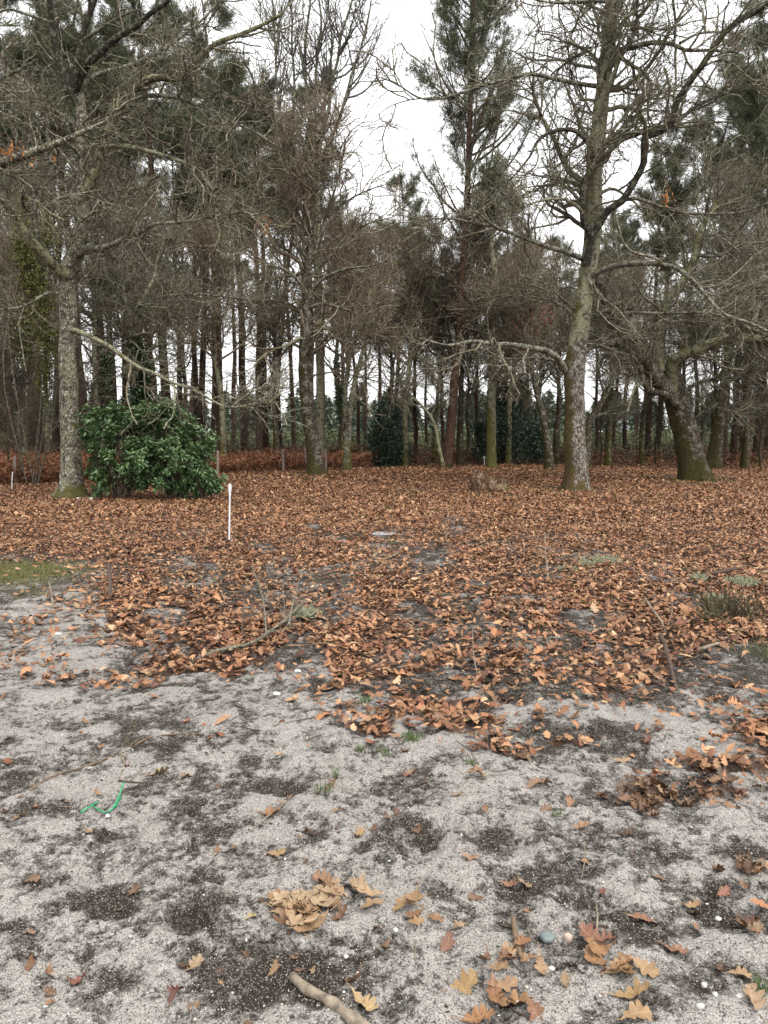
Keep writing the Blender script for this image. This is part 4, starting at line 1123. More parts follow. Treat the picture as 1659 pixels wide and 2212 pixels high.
# --- pines
def needle_tufts(b, tips, dirs, g, n=13, L=(.14, .24), wd=.02):
    N = len(tips)
    d = dirs[:, None, :] * .9 + g.normal(0, .75, (N, n, 3)); d[:, :, 2] += .15
    d /= np.linalg.norm(d, axis=2, keepdims=True)
    q = np.cross(d, g.normal(0, 1, (N, n, 3))); q /= np.linalg.norm(q, axis=2, keepdims=True) + 1e-9
    ln = g.uniform(L[0], L[1], (N, n, 1))
    t = tips[:, None, :] + g.normal(0, .05, (N, n, 3))
    a = t + q * wd / 2; c = t - q * wd / 2; e = t + d * ln
    V = np.stack([a, c, e], 2).reshape(-1, 3)
    b.add(V, np.arange(len(V)).reshape(-1, 3))
def pine_variant(seed, H, crown0, r, nb, blen, ntw, bark, airy=1.0, curve=.5, tip=1.0, dead=26):
    g = np.random.default_rng(seed)
    n = 9
    P = np.zeros((n, 3)); P[:, 2] = np.linspace(-.2, H, n)
    c = g.normal(0, 1, 2) * curve
    tt = np.linspace(0, 1, n)
    P[:, 0] = c[0] * tt ** 2 + g.normal(0, .05, n); P[:, 1] = c[1] * tt ** 2 + g.normal(0, .05, n); P[:, :2] -= P[0, :2]
    ln = smooth_line(P, np.interp(tt, [0, .05, .6, 1], [r * 1.05, r, r * .6, r * .12]), .4, .02, g)
    me_t = trunk_mesh(ln, 12, bark, .5, .25, seed=seed)
    tp, tr = stack([ln], 40)
    # live branches
    A, AR = grow(tp, tr, nb, crown0, .99, blen * .55, blen, 1.0, 1.45, .08, .10, 8, .016, g, None, .25)
    hh_ = np.clip((A[:, 0, 2] / H - crown0) / (1 - crown0), 0, 1)
    sc_ = (.45 + .85 * np.sin(np.pi * (.16 + .70 * hh_))) * g.uniform(.55, 1.35, len(A))
    A = A[:, :1] + (A - A[:, :1]) * sc_[:, None, None]
    bb = Bag(); v, q = tubes(A, AR, 5); bb.add(v, q)
    wt_ = g.uniform(0, 1, len(A)) ** 1.5 * sc_
    T, TR = grow(A, AR, ntw, .35, 1.0, .4, 1.0, .4, 1.0, .15, .10, 4, .012, g, wt_, .5)
    v, q = tubes(T, TR, 3); bb.add(v, q)
    # dead side branches on the bare trunk
    Dd, DR = grow(tp, tr, dead, .18, crown0, .6, 2.2, 1.1, 1.6, .12, -.02, 5, .012, g, None, .3)
    v, q = tubes(Dd, np.maximum(DR, .006), 4); bb.add(v, q)
    T3, TR3 = grow(Dd, DR, dead * 5, .2, 1., .3, .9, .4, 1.2, .2, 0, 4, .01, g, None, .4)
    v, q = tubes(T3, np.maximum(TR3, .005), 3); bb.add(v, q)
    me_b = bb.mesh('branches', M_TWIG_DARK)
    nb_ = Bag()
    d = T[:, -1] - T[:, -2]; d /= np.linalg.norm(d, axis=1, keepdims=True)
    needle_tufts(nb_, T[:, -1], d, g)
    needle_tufts(nb_, T[:, 2], d, g)
    needle_tufts(nb_, T[:, 1] * .5 + T[:, 2] * .5, d, g, 8)
    return me_t, me_b, nb_.mesh('crown', M_NEEDLE, smooth=False)
PINES = [pine_variant(60, 19, .58, .19, 62, 2.6, 1300, M_PINE), pine_variant(61, 21, .60, .235, 66, 2.9, 1500, M_PINE), pine_variant(62, 17.5, .50, .165, 64, 2.4, 1300, M_PINE_RED), pine_variant(63, 22, .64, .16, 50, 2.6, 1100, M_PINE, curve=1.2)]
first_pine = {}
def pine(kind, px_src, Y, s=1.0, rz=0., tilt=(0, 0), label=None, group='pines behind the fence'):
    loc = at_g(px_src, Y)
    if kind not in first_pine:
        root = empty('pine_tree', loc, '', 'tree')
        obj('trunk', PINES[kind][0], root); obj('branches', PINES[kind][1], root); obj('crown', PINES[kind][2], root)
        first_pine[kind] = root
    else:
        root = copy_tree(first_pine[kind])
    root.location = loc; root.rotation_euler = (tilt[0], tilt[1], rz); root.scale = (s, s, s)
    if label:
        tag(root, label, 'tree'); root.pop('group', None) if 'group' in root else None
    else:
        tag(root, ['straight dark trunked pine in the stand behind the fence', 'tall thick dark pine in the stand behind the fence', 'red brown barked pine in the stand behind the fence', 'slender slightly curved pine in the stand behind the fence'][kind], 'tree', group)
    return root
# left stand
for (k, px, Y, s, ty) in [(1, 563, 37, 1.0, 0), (0, 647, 38, .95, 0), (0, 668, 42, .95, 0), (3, 702, 44, .92, 0), (3, 737, 50, .92, 0), (1, 803, 40, .80, 0), (1, 612, 44, .98, .0), (0, 505, 41, 1.0, .04), (0, 488, 46, 1, 0), (1, 416, 38, 1.05, 0),
                          (0, 452, 50, 1.05, .02), (1, 358, 40, 1.1, 0), (0, 318, 44, 1.1, 0), (1, 252, 36, 1.1, 0), (0, 286, 47, 1.1, 0), (1, 215, 42, 1.15, 0), (3, 105, 38, 1.1, 0), (1, 40, 42, 1.15, 0), (0, -20, 37, 1.1, 0),
                          (0, 80, 48, 1.2, 0), (1, 140, 50, 1.2, 0), (0, -110, 42, 1.1, 0), (3, 395, 52, 1.05, 0), (3, 530, 54, 1., 0), (0, 585, 56, 1., 0), 
                          (3, 470, 64, 1.1, .03), (0, 380, 66, 1.15, 0), (3, 10, 56, 1.2, 0), (3, -200, 48, 1.1, 0),
                          # centre, kept lower under the gap of sky
                          (0, 850, 48, .74, 0), (3, 895, 44, .66, 0), (2, 950, 40, .66, 0), (2, 1037, 38, .66, 0), (0, 915, 56, .72, 0), (3, 1070, 52, .64, .03), (2, 1105, 50, .72, 0),
                          # right
                          (2, 1190, 46, .82, .02), (0, 1260, 50, .84, 0), (2, 1320, 47, .74, 0), (0, 1395, 52, .72, 0), (2, 1488, 46, .66, 0), (0, 1515, 42, .62, .05), (2, 1535, 50, .70, 0), (0, 1562, 46, .72, 0), (1, 1620, 44, .74, 0),
                          (0, 1640, 44, .92, 0), (3, 1690, 48, 1.0, 0), (1, 1805, 42, 1.05, 0), (0, 1833, 40, .95, 0), (1, 1892, 38, 1.0, 0), (0, 1912, 43, 1.05, 0), (2, 1870, 54, 1., 0), (1, 1960, 42, .95, 0), (0, 2040, 46, 1., 0), (3, 1740, 58, 1., 0),
                          (0, 2130, 42, 1., 0), (3, 1590, 60, .85, 0)]:
    pine(k, px, Y, s, gb.uniform(0, 6.28), (gb.normal(0, .02), ty + gb.normal(0, .022)))
pine(3, 962, 42, .78, 1.0, (0, .26), 'pine leaning strongly to the right beside the dark holly bush')

# --- the tall airy pine right of the gap in the sky
def tall_pine():
    g = np.random.default_rng(91)
    depth = 33.5
    ln = trace([(1116, 1172, 28), (1122, 1110, 24), (1135, 987, 22), (1149, 833, 21), (1155, 700, 18), (1166, 540, 15), (1172, 400, 13), (1176, 280, 12), (1180, 180, 11), (1178, 60, 9), (1182, -80, 6), (1185, -200, 3)], depth, jit=.02, step=.3, g=g)
    P, Rr = ln
    base = tuple(P[0]); P[0, 2] -= .1
    root = empty('pine_tree', base, 'tall airy pine with red brown leaning trunk right of the open sky gap', 'tree')
    obj('trunk', local(trunk_mesh(ln, 14, M_PINE_RED, .3, .3, seed=4), base), root)
    tp, tr = stack([ln], 60)
    A, AR = grow(tp, tr, 92, .42, .98, 2.2, 5.6, .8, 1.4, .09, .16, 9, .016, g, None, .25)
    low = A[:, 0, 2] < 11.5
    b = Bag(); v, q = tubes(A, AR, 5); b.add(v, q)
    wt_ = g.uniform(0, 1, len(A)) ** 1.3
    T, TR = grow(A, AR, 3600, .25, 1.0, .4, 1.1, .4, 1.0, .15, .12, 4, .010, g, wt_, .5)
    bkeep = g.random(len(A))[grow.idx]
    v, q = tubes(T, np.maximum(TR, .006), 3); b.add(v, q)
    D_, DR = grow(tp, tr, 40, .18, .45, .6, 2.2, 1.1, 1.6, .12, 0, 5, .012, g, None, .3)
    v, q = tubes(D_, np.maximum(DR, .007), 4); b.add(v, q)
    obj('branches', local(b.mesh('branches', M_TWIG_DARK), base), root)
    nb_ = Bag()
    keep = (bkeep * .7 + g.random(len(T)) * .3) < np.where(T[:, -1, 2] > 15.0, .80, np.where(T[:, -1, 2] > 12.5, .42, .7))
    T = T[keep]
    d = T[:, -1] - T[:, -2]; d /= np.linalg.norm(d, axis=1, keepdims=True)
    needle_tufts(nb_, T[:, -1], d, g, 18); needle_tufts(nb_, T[:, 2], d, g, 12)
    obj('crown', local(nb_.mesh('crown', M_NEEDLE, smooth=False), base), root)
tall_pine()

# ------------------------------------------------------------------ leafy bushes
def leaf_cloud(b, C, D, g, L, W, n=1, fold=.25):
    """broad leaves: at points C (N,3) pointing along D (N,3), 4 quads-ish each (pointed ellipse folded on the midrib)"""
    N = len(C)
    D = D / (np.linalg.norm(D, axis=1, keepdims=True) + 1e-9)
    up = g.normal(0, .5, (N, 3)); up[:, 2] += 1
    S = np.cross(D, up); S /= np.linalg.norm(S, axis=1, keepdims=True) + 1e-9
    Nn = np.cross(S, D)
    L = g.uniform(L[0], L[1], (N, 1)); Wd = L * g.uniform(W[0], W[1], (N, 1))
    droop = g.uniform(0, .25, (N, 1))
    p0 = C; p1 = C + D * L * .35; p2 = C + D * L * .7 - Nn * L * droop * .3; p3 = C + D * L - Nn * L * droop
    l1 = p1 + S * Wd / 2 * .85 + Nn * Wd * fold; l2 = p2 + S * Wd / 2 * .8 + Nn * Wd * fold
    r1 = p1 - S * Wd / 2 * .85 + Nn * Wd * fold; r2 = p2 - S * Wd / 2 * .8 + Nn * Wd * fold
    V = np.stack([p0, p1, p2, p3, l1, l2, r1, r2], 1).reshape(-1, 3)
    o = np.arange(N)[:, None] * 8
    q = np.concatenate([o + [1, 2, 5, 4], o + [1, 6, 7, 2]])
    t = np.concatenate([o + [0, 1, 4], o + [0, 6, 1], o + [2, 3, 5], o + [2, 7, 3]])
    b.add(V, q, t)

def laurel():
    g = np.random.default_rng(200)
    Yd = 18.6
    base = at_g(355, Yd)
    root = empty('laurel_bush', base, 'wide glossy dark green laurel bush beside the left oak', 'bush')
    k = Yd / F0 * KS     # metres per source px
    # lobes (source px centre, radii) of the bush outline
    lobes = [(375, 1110, 66, 80, .0), (370, 1180, 50, 40, -.1), (250, 1060, 52, 52, -.1), (330, 1050, 70, 58, .2), (400, 1040, 70, 60, .1), (470, 1075, 55, 60, .2), (505, 1130, 38, 55, 0), (440, 1150, 70, 62, -.3), (350, 1150, 75, 55, -.3), (260, 1140, 55, 50, -.2), (500, 1195, 42, 36, -.2),
             (400, 1215, 45, 24, -.3), (250, 1190, 35, 45, -.1), (300, 1205, 25, 20, 0), (450, 1215, 38, 22, -.1), (230, 1075, 30, 30, -.2), (230, 1110, 26, 22, -.3), (365, 1025, 50, 22, 0), (435, 1030, 34, 20, 0), (530, 1222, 22, 14, -.2), (515, 1200, 40, 34, -.2), (500, 1170, 42, 50, 0)]
    cs = []
    wts = np.array([l[2] * l[3] for l in lobes], float); wts /= wts.sum()
    for _ in range(290):
        lx, ly, rx, ry, dy = lobes[g.choice(len(lobes), p=wts)]
        u = g.normal(0, 1, 3); u /= np.linalg.norm(u); u *= g.random() ** .4 * .95
        c = at((lx + u[0] * rx) * KS, (ly + u[2] * ry) * KS, Yd + dy + u[1] * rx * k)
        r_ = g.uniform(9, 21) * k
        n = int(g.uniform(6, 13))
        v_ = g.normal(0, 1, (n, 3)); v_ /= np.linalg.norm(v_, axis=1, keepdims=True); v_ *= g.random((n, 1)) ** .5 * r_
        v_[:, 2] *= g.uniform(.8, 1.5)
        cs.append(np.array(c) + v_)
    C = np.concatenate(cs)
    C = C[C[:, 2] > base[2] + .06]
    # rosettes
    cen = np.array([base[0], Yd + .1, base[2] + .4])
    ax = C - cen; ax /= np.linalg.norm(ax, axis=1, keepdims=True); ax[:, 2] += .5; ax /= np.linalg.norm(ax, axis=1, keepdims=True)
    b = Bag(); nl = 11
    Cr = np.repeat(C, nl, 0); Ar = np.repeat(ax, nl, 0)
    rad = g.normal(0, 1, Cr.shape); rad -= (rad * Ar).sum(1, keepdims=True) * Ar; rad /= np.linalg.norm(rad, axis=1, keepdims=True)
    D = rad + Ar * g.uniform(-.1, .9, (len(Cr), 1))
    leaf_cloud(b, Cr - Ar * g.uniform(0, .10, (len(Cr), 1)), D, g, (.085, .145), (.34, .46))
    obj('foliage', local(b.mesh('foliage', M_LAUREL), base), root)
    # stems
    b = Bag()
    feet = [(300, 1232), (318, 1235), (290, 1228), (440, 1228), (425, 1232), (505, 1228), (250, 1228), (455, 1225)]
    fe = [at(x * KS, y * KS, Yd + g.normal(0, .12)) for x, y in feet]
    idx = g.choice(len(C), 240)
    Ps = []
    for i in idx:
        f = min(fe, key=lambda q_: abs(q_.x - C[i, 0]) + g.uniform(0, .5))
        a_ = np.array([f.x, f.y, base[2] - .03]); e = C[i]
        mid = a_ * .45 + e * .55 + g.normal(0, .1, 3); mid[2] = a_[2] * .4 + e[2] * .6
        Ps.append(resample(*smooth_line([a_, (a_ + mid) / 2 + [0, 0, .1], mid, e], [.014, .011, .008, .005], .12), 9))
    P = np.stack([p for p, _ in Ps]); Rr = np.stack([r for _, r in Ps])
    v, q = tubes(P, Rr, 5); b.add(v, q)
    obj('stems', local(b.mesh('stems', M_TWIG_DARK), base), root)
laurel()

def leafy(name, label, cat, lobes, depth, mat, dens, L, W, group=None, stem=True, seed=1, nl=5):
    """an evergreen mass: lobes (source px x, y, rx, ry, dy)"""
    g = np.random.default_rng(seed)
    cx = sum(l[0] for l in lobes) / len(lobes)
    base = at_g(cx, depth)
    root = empty(name, base, label, cat, group)
    k = depth / F0 * KS; cs = []
    for (lx, ly, rx, ry, dy) in lobes:
        n = int(rx * ry * dens)
        u = g.normal(0, 1, (n, 3)); u /= np.linalg.norm(u, axis=1, keepdims=True)
        p = u * g.random((n, 1)) ** .45 * g.uniform(.85, 1.12, (n, 1))
        c = at(lx * KS, ly * KS, depth + dy)
        cs.append(np.stack([c.x + p[:, 0] * rx * k, c.y + p[:, 1] * rx * k, c.z + p[:, 2] * ry * k], 1))
    C = np.concatenate(cs); C = C[C[:, 2] > base[2] + .05]
    Cr = np.repeat(C, nl, 0) + g.normal(0, L[1] * .5, (len(C) * nl, 3))
    D = g.normal(0, 1, Cr.shape); D[:, 2] -= .2
    b = Bag(); leaf_cloud(b, Cr, D, g, L, W)
    obj('foliage', local(b.mesh('foliage', mat), base), root)
    if stem:
        b = Bag(); Ps = []
        for i in g.choice(len(C), 60 if stem is True else stem):
            a_ = np.array([base[0] + g.normal(0, .15), base[1] + g.normal(0, .15), base[2] - .05]); e = C[i]
            Ps.append(resample(*smooth_line([a_, a_ * .5 + e * .5 + g.normal(0, .12 if stem is True else .45, 3), e], [.03, .02, .008], .3), 8))
        v, q = tubes(np.stack([p for p, _ in Ps]), np.stack([r for _, r in Ps]), 5); b.add(v, q)
        obj('stems', local(b.mesh('stems', M_TWIG_DARK), base), root)
    return root
leafy('holly_bush', 'rounded dark holly bush left of the red barked pine', 'bush', [(975, 1110, 42, 62, 0), (970, 1150, 46, 28, 0), (960, 1060, 36, 40, 0), (985, 1030, 24, 30, .2), (1010, 1130, 26, 40, .3), (940, 1100, 28, 50, .2), (955, 1015, 18, 24, 0)], 35.0, M_HOLLY, .30, (.06, .11), (.5, .7), seed=301)
leafy('holly_bush', 'broad very dark holly thicket behind the round marker disc', 'bush', [(1250, 1060, 60, 70, 0), (1290, 1110, 66, 50, 0), (1215, 1120, 40, 40, 0), (1330, 1080, 42, 60, .2), (1270, 1000, 46, 50, .1), (1300, 965, 30, 34, 0), (1350, 1120, 30, 46, 0), (1200, 1080, 26, 34, .2), (1240, 950, 24, 34, .3)], 36.5, M_HOLLY, .26, (.06, .11), (.5, .7), seed=302)
leafy('ivy', 'dark ivy column climbing the crooked tree behind the laurel bush', 'ivy', [(350, 990, 24, 45, 0), (352, 930, 23, 45, 0), (342, 880, 17, 40, 0), (362, 1050, 24, 50, 0)], 23.9, M_IVY, .55, (.06, .10), (.7, .95), seed=303, stem=False)
leafy('ivy', 'ivy clad trunk left of the crooked tree behind the laurel', 'ivy', [(262, 960, 15, 60, 0), (268, 900, 12, 40, 0), (265, 1020, 16, 50, 0)], 30, M_IVY, .55, (.06, .10), (.7, .95), seed=304, stem=False)
leafy('ivy_clad_tree', 'olive green moss and ivy hung tree at the far left edge', 'tree', [(75, 660, 46, 80, 0), (95, 760, 40, 90, 0), (60, 850, 30, 80, .3), (120, 860, 26, 70, 0), (55, 590, 30, 50, 0), (110, 950, 18, 60, .2), (120, 600, 28, 60, 0), (60, 500, 20, 40, 0)], 23.5, M_OLIVE, .11, (.04, .08), (.4, .8), seed=305, nl=7, stem=5)
leafy('ivy', 'thin ivy clad stem right of the middle oak', 'ivy', [(848, 1000, 7, 60, 0), (842, 920, 6, 50, 0)], 31.3, M_IVY, .6, (.06, .09), (.7, .95), seed=306, stem=False)

# hanging dead leaf bunches
def dead_bunch(px, py, Y, n, r, label, seed, col=M_DEADLEAF, stuff=False):
    g = np.random.default_rng(seed)
    c = at(px * KS, py * KS, Y)
    C = np.array(c) + g.normal(0, 1, (n, 3)) * r
    D = g.normal(0, .6, (n, 3)); D[:, 2] -= .9
    b = Bag(); leaf_cloud(b, C - np.array(c), D, g, (.08, .14), (.4, .6))
    P, Rr = resample(*smooth_line([(0, 0, r[2] * 2.2), (.02, 0, r[2]), (0, 0, -r[2])], [.008, .006, .004], .05), 6)
    v, q = tubes(P[None], Rr[None], 4); b.add(v, q)
    o = obj('dead_leaf_bunch', b.mesh('dead_leaf_bunch', col)); o.location = c
    tag(o, label, 'leaf bunch')
    if stuff: o.name = 'dead_leaves'; o['kind'] = 'stuff'
dead_bunch(1666, 490, 20.0, 26, (.07, .07, .18), 'rust orange bunch of dead leaves hanging in the right oak', 1)
dead_bunch(665, 565, 24.0, 26, (.12, .1, .14), 'orange dead leaf cluster caught in the twigs of the middle oak', 2)
dead_bunch(30, 380, 15.0, 40, (.22, .2, .10), 'dry pale brown leaves clinging to the branch at the left edge', 3, stuff=True)
for i, (x, y, Y) in enumerate([(1310, 800, 30), (1345, 780, 31), (1330, 840, 31), (1360, 870, 30.5), (1320, 910, 31)]):
    pass
dead_bunch(1330, 800, 31, 110, (.45, .4, .32), 'thin veil of dull red dead leaves left of the tall straight oak', 4, leaf_mat('red_dead_leaves', None, (.20, .05, .03), .7, .2, .4), stuff=True)
dead_bunch(1340, 860, 31, 50, (.35, .4, .22), 'smaller veil of dull red leaves above the holly thicket', 5, bpy.data.materials['red_dead_leaves'], stuff=True)

# ------------------------------------------------------------------ bracken, brush, far wood (masses nobody could count)
def fronds(N, region, mat, name, label, h=(.35, .8), g=None, wid=.10):
    x, y = region(N, g); N = len(x)
    z = ground_h(x, y) * np.clip(1 - (y - 60) / 100, 0, 1)
    # each frond: an arching rachis with 6 pairs of leaflets
    yaw = g.uniform(0, 6.28, N); H = g.uniform(h[0], h[1], N) * (.35 + 1.15 * fbm(x, y, .45, 3, 71)); reach = H * g.uniform(.3, 1.1, N)
    m = 7; t = np.linspace(0.15, 1, m)
    cx = np.cos(yaw); sx = np.sin(yaw)
    px = x[:, None] + cx[:, None] * reach[:, None] * t ** 1.3; py = y[:, None] + sx[:, None] * reach[:, None] * t ** 1.3
    pz = z[:, None] + H[:, None] * (t * 1.6 - .8 * t ** 2.2) + g.normal(0, .02, (N, m))
    C = np.stack([px, py, pz], -1)
    b = Bag()
    for sgn in (-1, 1):
        D = np.stack([-sx * sgn, cx * sgn, 0 * sx], 1)[:, None, :] + np.stack([cx, sx, 0 * cx], 1)[:, None, :] * .5 + g.normal(0, .45, (N, m, 3))
        D /= np.linalg.norm(D, axis=2, keepdims=True)
        Lf = (wid * (1.25 - t) * 1.6)[None, :, None] * g.uniform(.7, 1.3, (N, m, 1))
        E = C + D * Lf
        side = np.stack([cx, sx, 0 * cx], 1)[:, None, :] * .035
        V = np.stack([C - side, C + side, E], 2).reshape(-1, 3)
        b.add(V, np.arange(len(V)).reshape(-1, 3))
    S = np.stack([np.stack([x, y, z], 1), C[:, 2], C[:, -1]], 1)
    v, q = tubes(S, np.full((N, 3), .006), 3); b.add(v, q)
    obj(name, b.mesh(name, mat, smooth=False), kind='stuff', label=label, category=name.replace('_', ' '))
def reg_bracken(N, g):
    px = g.uniform(-500, 2400, N)
    # fence line depth for this column
    dmin = np.interp(px, [-500, 0, 200, 540, 700, 900, 1050, 1400, 1600, 1900, 2400], [22, 23.5, 25, 28.5, 31, 34, 37, 38, 37, 36, 36])
    y = dmin + g.random(N) ** 1.4 * 16
    x = (px * KS - 829.5) / F0 * y
    dn = np.interp(px, [-500, 150, 200, 560, 900, 960, 1050, 1400, 1500, 1950, 2400], [1, 1, .9, 1, 1, .5, .35, .16, .15, .18, .2])
    k = g.random(N) < dn
    return x[k], y[k]
gf = np.random.default_rng(400)
fronds(13000, reg_bracken, M_BRACKEN, 'dead_bracken', 'low band of rust brown dead bracken along the fence', (.4, .95), gf, .13)
def reg_far(N, g):
    y = g.uniform(42, 62, N); x = g.uniform(-.75, .75, N) * y; return x, y
fronds(9000, reg_far, M_BRUSH, 'green_brush', 'dull green brambles under the pines', (.4, 1.3), gf, .16)

def brush_mass(name, label, N, y0, y1, h, mat, seed, xr=.8, clump=.35, tri=.10, gap=None):
    """shrub layer: leaf clumps heaped in mounds"""
    g = np.random.default_rng(seed)
    y = g.uniform(y0, y1, N); x = g.uniform(-xr, xr, N) * y
    hh = h * (.35 + 1.1 * fbm(x, y, clump, 3, seed)) * g.uniform(.75, 1.1, N)
    k = g.random(N) < np.clip((fbm(x, y, clump * .8, 2, seed + 5) - .32) * 5, .05, 1)
    x, y, hh = x[k], y[k], hh[k]; N = len(x)
    z = hh * g.random(N) ** .6
    C = np.stack([x, y, z], 1); D = g.normal(0, 1, (N, 3)); D /= np.linalg.norm(D, axis=1, keepdims=True)
    b = Bag(); s = tri * (y / y0)
    S = np.cross(D, g.normal(0, 1, (N, 3))); S /= np.linalg.norm(S, axis=1, keepdims=True)
    V = np.stack([C - S * s[:, None] * .35, C + S * s[:, None] * .35, C + D * s[:, None] * 1.4], 1).reshape(-1, 3)
    b.add(V, np.arange(len(V)).reshape(-1, 3))
    obj(name, b.mesh(name, mat, smooth=False), kind='stuff', label=label, category=name.replace('_', ' '))
M_THICKET = leaf_mat('thicket_twigs', None, (.13, .092, .065), .9, .1, .5)
brush_mass('undergrowth', 'dark green undergrowth beyond the pine trunks', 90000, 54, 78, 1.7, M_BRUSH, 3, clump=.22, tri=.16)
brush_mass('brown_thicket_undergrowth', 'brown leafless thicket under the trees', 40000, 38, 50, .8, M_THICKET, 8, clump=.5, tri=.10)
def far_wood():
    g = np.random.default_rng(9)
    T = 420
    tx = g.uniform(-1, 1, T) * 170; ty = g.uniform(115, 190, T); th = g.uniform(5.2, 9.5, T)
    n = 330
    u = g.random((T, n)) ** .8
    r = (1 - u) ** .7 * g.uniform(1.4, 3.2, T)[:, None] * g.random((T, n)) ** .5
    a = g.uniform(0, 6.28, (T, n))
    C = np.stack([tx[:, None] + r * np.cos(a), ty[:, None] + r * np.sin(a), th[:, None] * (.18 + .82 * u)], -1).reshape(-1, 3)
    N = len(C); D = g.normal(0, 1, (N, 3)); D /= np.linalg.norm(D, axis=1, keepdims=True)
    S = np.cross(D, g.normal(0, 1, (N, 3))); S /= np.linalg.norm(S, axis=1, keepdims=True)
    V = np.stack([C - S * .22, C + S * .22, C + D * .9], 1).reshape(-1, 3)
    b = Bag(); b.add(V, np.arange(len(V)).reshape(-1, 3))
    P = np.stack([np.stack([tx, ty, 0 * tx], 1), np.stack([tx, ty, th * .9], 1)], 1)
    v, q = tubes(P, np.full((T, 2), .14), 4); b.add(v, q)
    obj('distant_woods', b.mesh('distant_woods', M_NEEDLE_FAR, smooth=False), kind='stuff', label='low line of distant pine woods across the field', category='distant woods')
far_wood()

# ------------------------------------------------------------------ fence posts and markers
def lathe(pr, sides=14, name='post', mat=M_WHITE, wob=0.0, sq=(1, 1), seed=0):
    """pr: list of (r, z)"""
    g = np.random.default_rng(seed)
    a = np.linspace(0, 2 * np.pi, sides, endpoint=False)
    pr = np.array(pr, float)
    rr_ = pr[:, 0][:, None] * (1 + wob * g.normal(0, 1, (len(pr), sides)))
    V = np.stack([rr_ * np.cos(a) * sq[0], rr_ * np.sin(a) * sq[1], np.repeat(pr[:, 1][:, None], sides, 1)], -1).reshape(-1, 3)
    n = len(pr)
    i = np.arange(n - 1)[:, None] * sides; j = np.arange(sides)[None]; j2 = (j + 1) % sides
    q = np.stack([i + j, i + j2, i + sides + j2, i + sides + j], -1).reshape(-1, 4)
    V = np.vstack([V, [[0, 0, pr[-1, 1]]]]); c = len(V) - 1
    t = np.stack([np.arange(sides) + (n - 1) * sides, (np.arange(sides) + 1) % sides + (n - 1) * sides, np.full(sides, c)], -1)
    return mesh_np(name, V, [q, t], mat)
post_meshes = [lathe([(.05, -.15), (.05, .2), (.048, .5), (.046, .9), (.044, .96), (.03, .985)], 9, 'fence_post', M_POST, .05, seed=s) for s in range(3)]
post_pale = lathe([(.055, -.15), (.055, .3), (.052, .7), (.05, 1.04), (.03, 1.07)], 9, 'fence_post', M_POST_PALE, .04, seed=8)
POSTS = [(33, 1047, .92, .03, 'stout weathered fence post at the far left edge'), (470, 1030, .93, -.03, 'grey fence post right of the laurel bush'), (612, 1020, .93, .0, 'fence post in the bracken left of the middle oak'),
         (660, 1015, .9, .02, 'thin fence post hidden just left of the middle oak trunk'), (704, 1015, .9, 0, 'fence post just right of the middle oak trunk'), (781, 1006, .88, .02, 'fence post left of the rounded holly bush'),
         (911, 1003, .86, -.02, 'fence post right of the rounded holly bush'), (927, 1000, .8, .02, None), (942, 1000, .85, 0, None), (998, 998, .8, 0, 'fence post right of the red barked pine'),
         (1314, 992, .95, 0, 'thin fence post right of the tall straight oak'), (1363, 992, .95, 0, 'fence post midway between the two right oaks'), (1415, 992, .98, .04, 'fence post left of the leaning forked oak')]
for i, (px, py, h_, tl, lab) in enumerate(POSTS):
    g_ = G(px, py)
    o = obj('fence_post', post_meshes[i % 3]); o.location = g_; o.rotation_euler = (gb.normal(0, .02), tl, gb.uniform(0, 6)); o.scale = (1, 1, h_)
    tag(o, lab or 'one of two close set fence posts left of the red barked pine', 'post', 'old fence posts along the wood edge')
o = obj('fence_post', post_pale); o.location = G(1612, 982); o.scale = (1.15, 1.15, .98); o.rotation_euler = (0, .13, 0)
tag(o, 'pale leaning fence post near the right edge', 'post', 'old fence posts along the wood edge')

def marker():
    g_ = G(495, 1172)
    root = empty('garden_marker', g_, 'white stake with spoon shaped head standing in the leaves', 'marker')
    obj('stake', lathe([(.013, -.1), (.013, .3), (.0125, .66), (.014, .69), (.016, .70)], 12, 'stake', M_WHITE), root).rotation_euler = (0, .035, 0)
    hd = obj('head', lathe([(.013, .69), (.017, .71), (.022, .74), (.0245, .77), (.0245, .79), (.021, .815), (.013, .838), (.005, .845)], 18, 'head', M_WHITE, sq=(1, .45)), root)
    hd.rotation_euler = (0, .035, 0)
    for s, (dx, dy) in enumerate([(-.05, -.03), (.035, -.02)]):
        obj('foot', lathe([(.028, -.01), (.03, .012), (.022, .03), (.008, .036)], 10, 'foot', M_WHITE, .08, (1.3, .9), s), root).location = (dx, dy, 0)
marker()
def disc():
    g_ = G(1046, 1011)
    root = empty('garden_marker', g_, 'small white disc on a thin white stick in front of the holly thicket', 'marker')
    obj('stick', lathe([(.016, -.1), (.016, .4)], 8, 'stick', simple('pale_grey_plastic', (.62, .62, .63)), .0), root)
    b = lathe([(.0, -.016), (.055, -.014), (.064, -.004), (.064, .004), (.055, .014), (.02, .018)], 20, 'disc', M_WHITE)
    d_ = obj('disc', b, root); d_.location = (0, -.01, .45); d_.rotation_euler = (R(90), 0, 0)
    c_ = obj('centre_button', lathe([(.018, 0), (.018, .012), (.01, .015)], 12, 'centre_button', simple('dark_grey_plastic', (.3, .3, .3))), d_); c_.location = (0, 0, .018)
disc()
g_ = G(25, 1060)
o = obj('white_stake', lathe([(.014, -.1), (.014, .5), (.006, .54)], 8, 'white_stake', M_WHITE)); o.location = g_; o.rotation_euler = (0, .10, 0)
tag(o, 'thin white stake in front of the left edge fence post', 'stake')
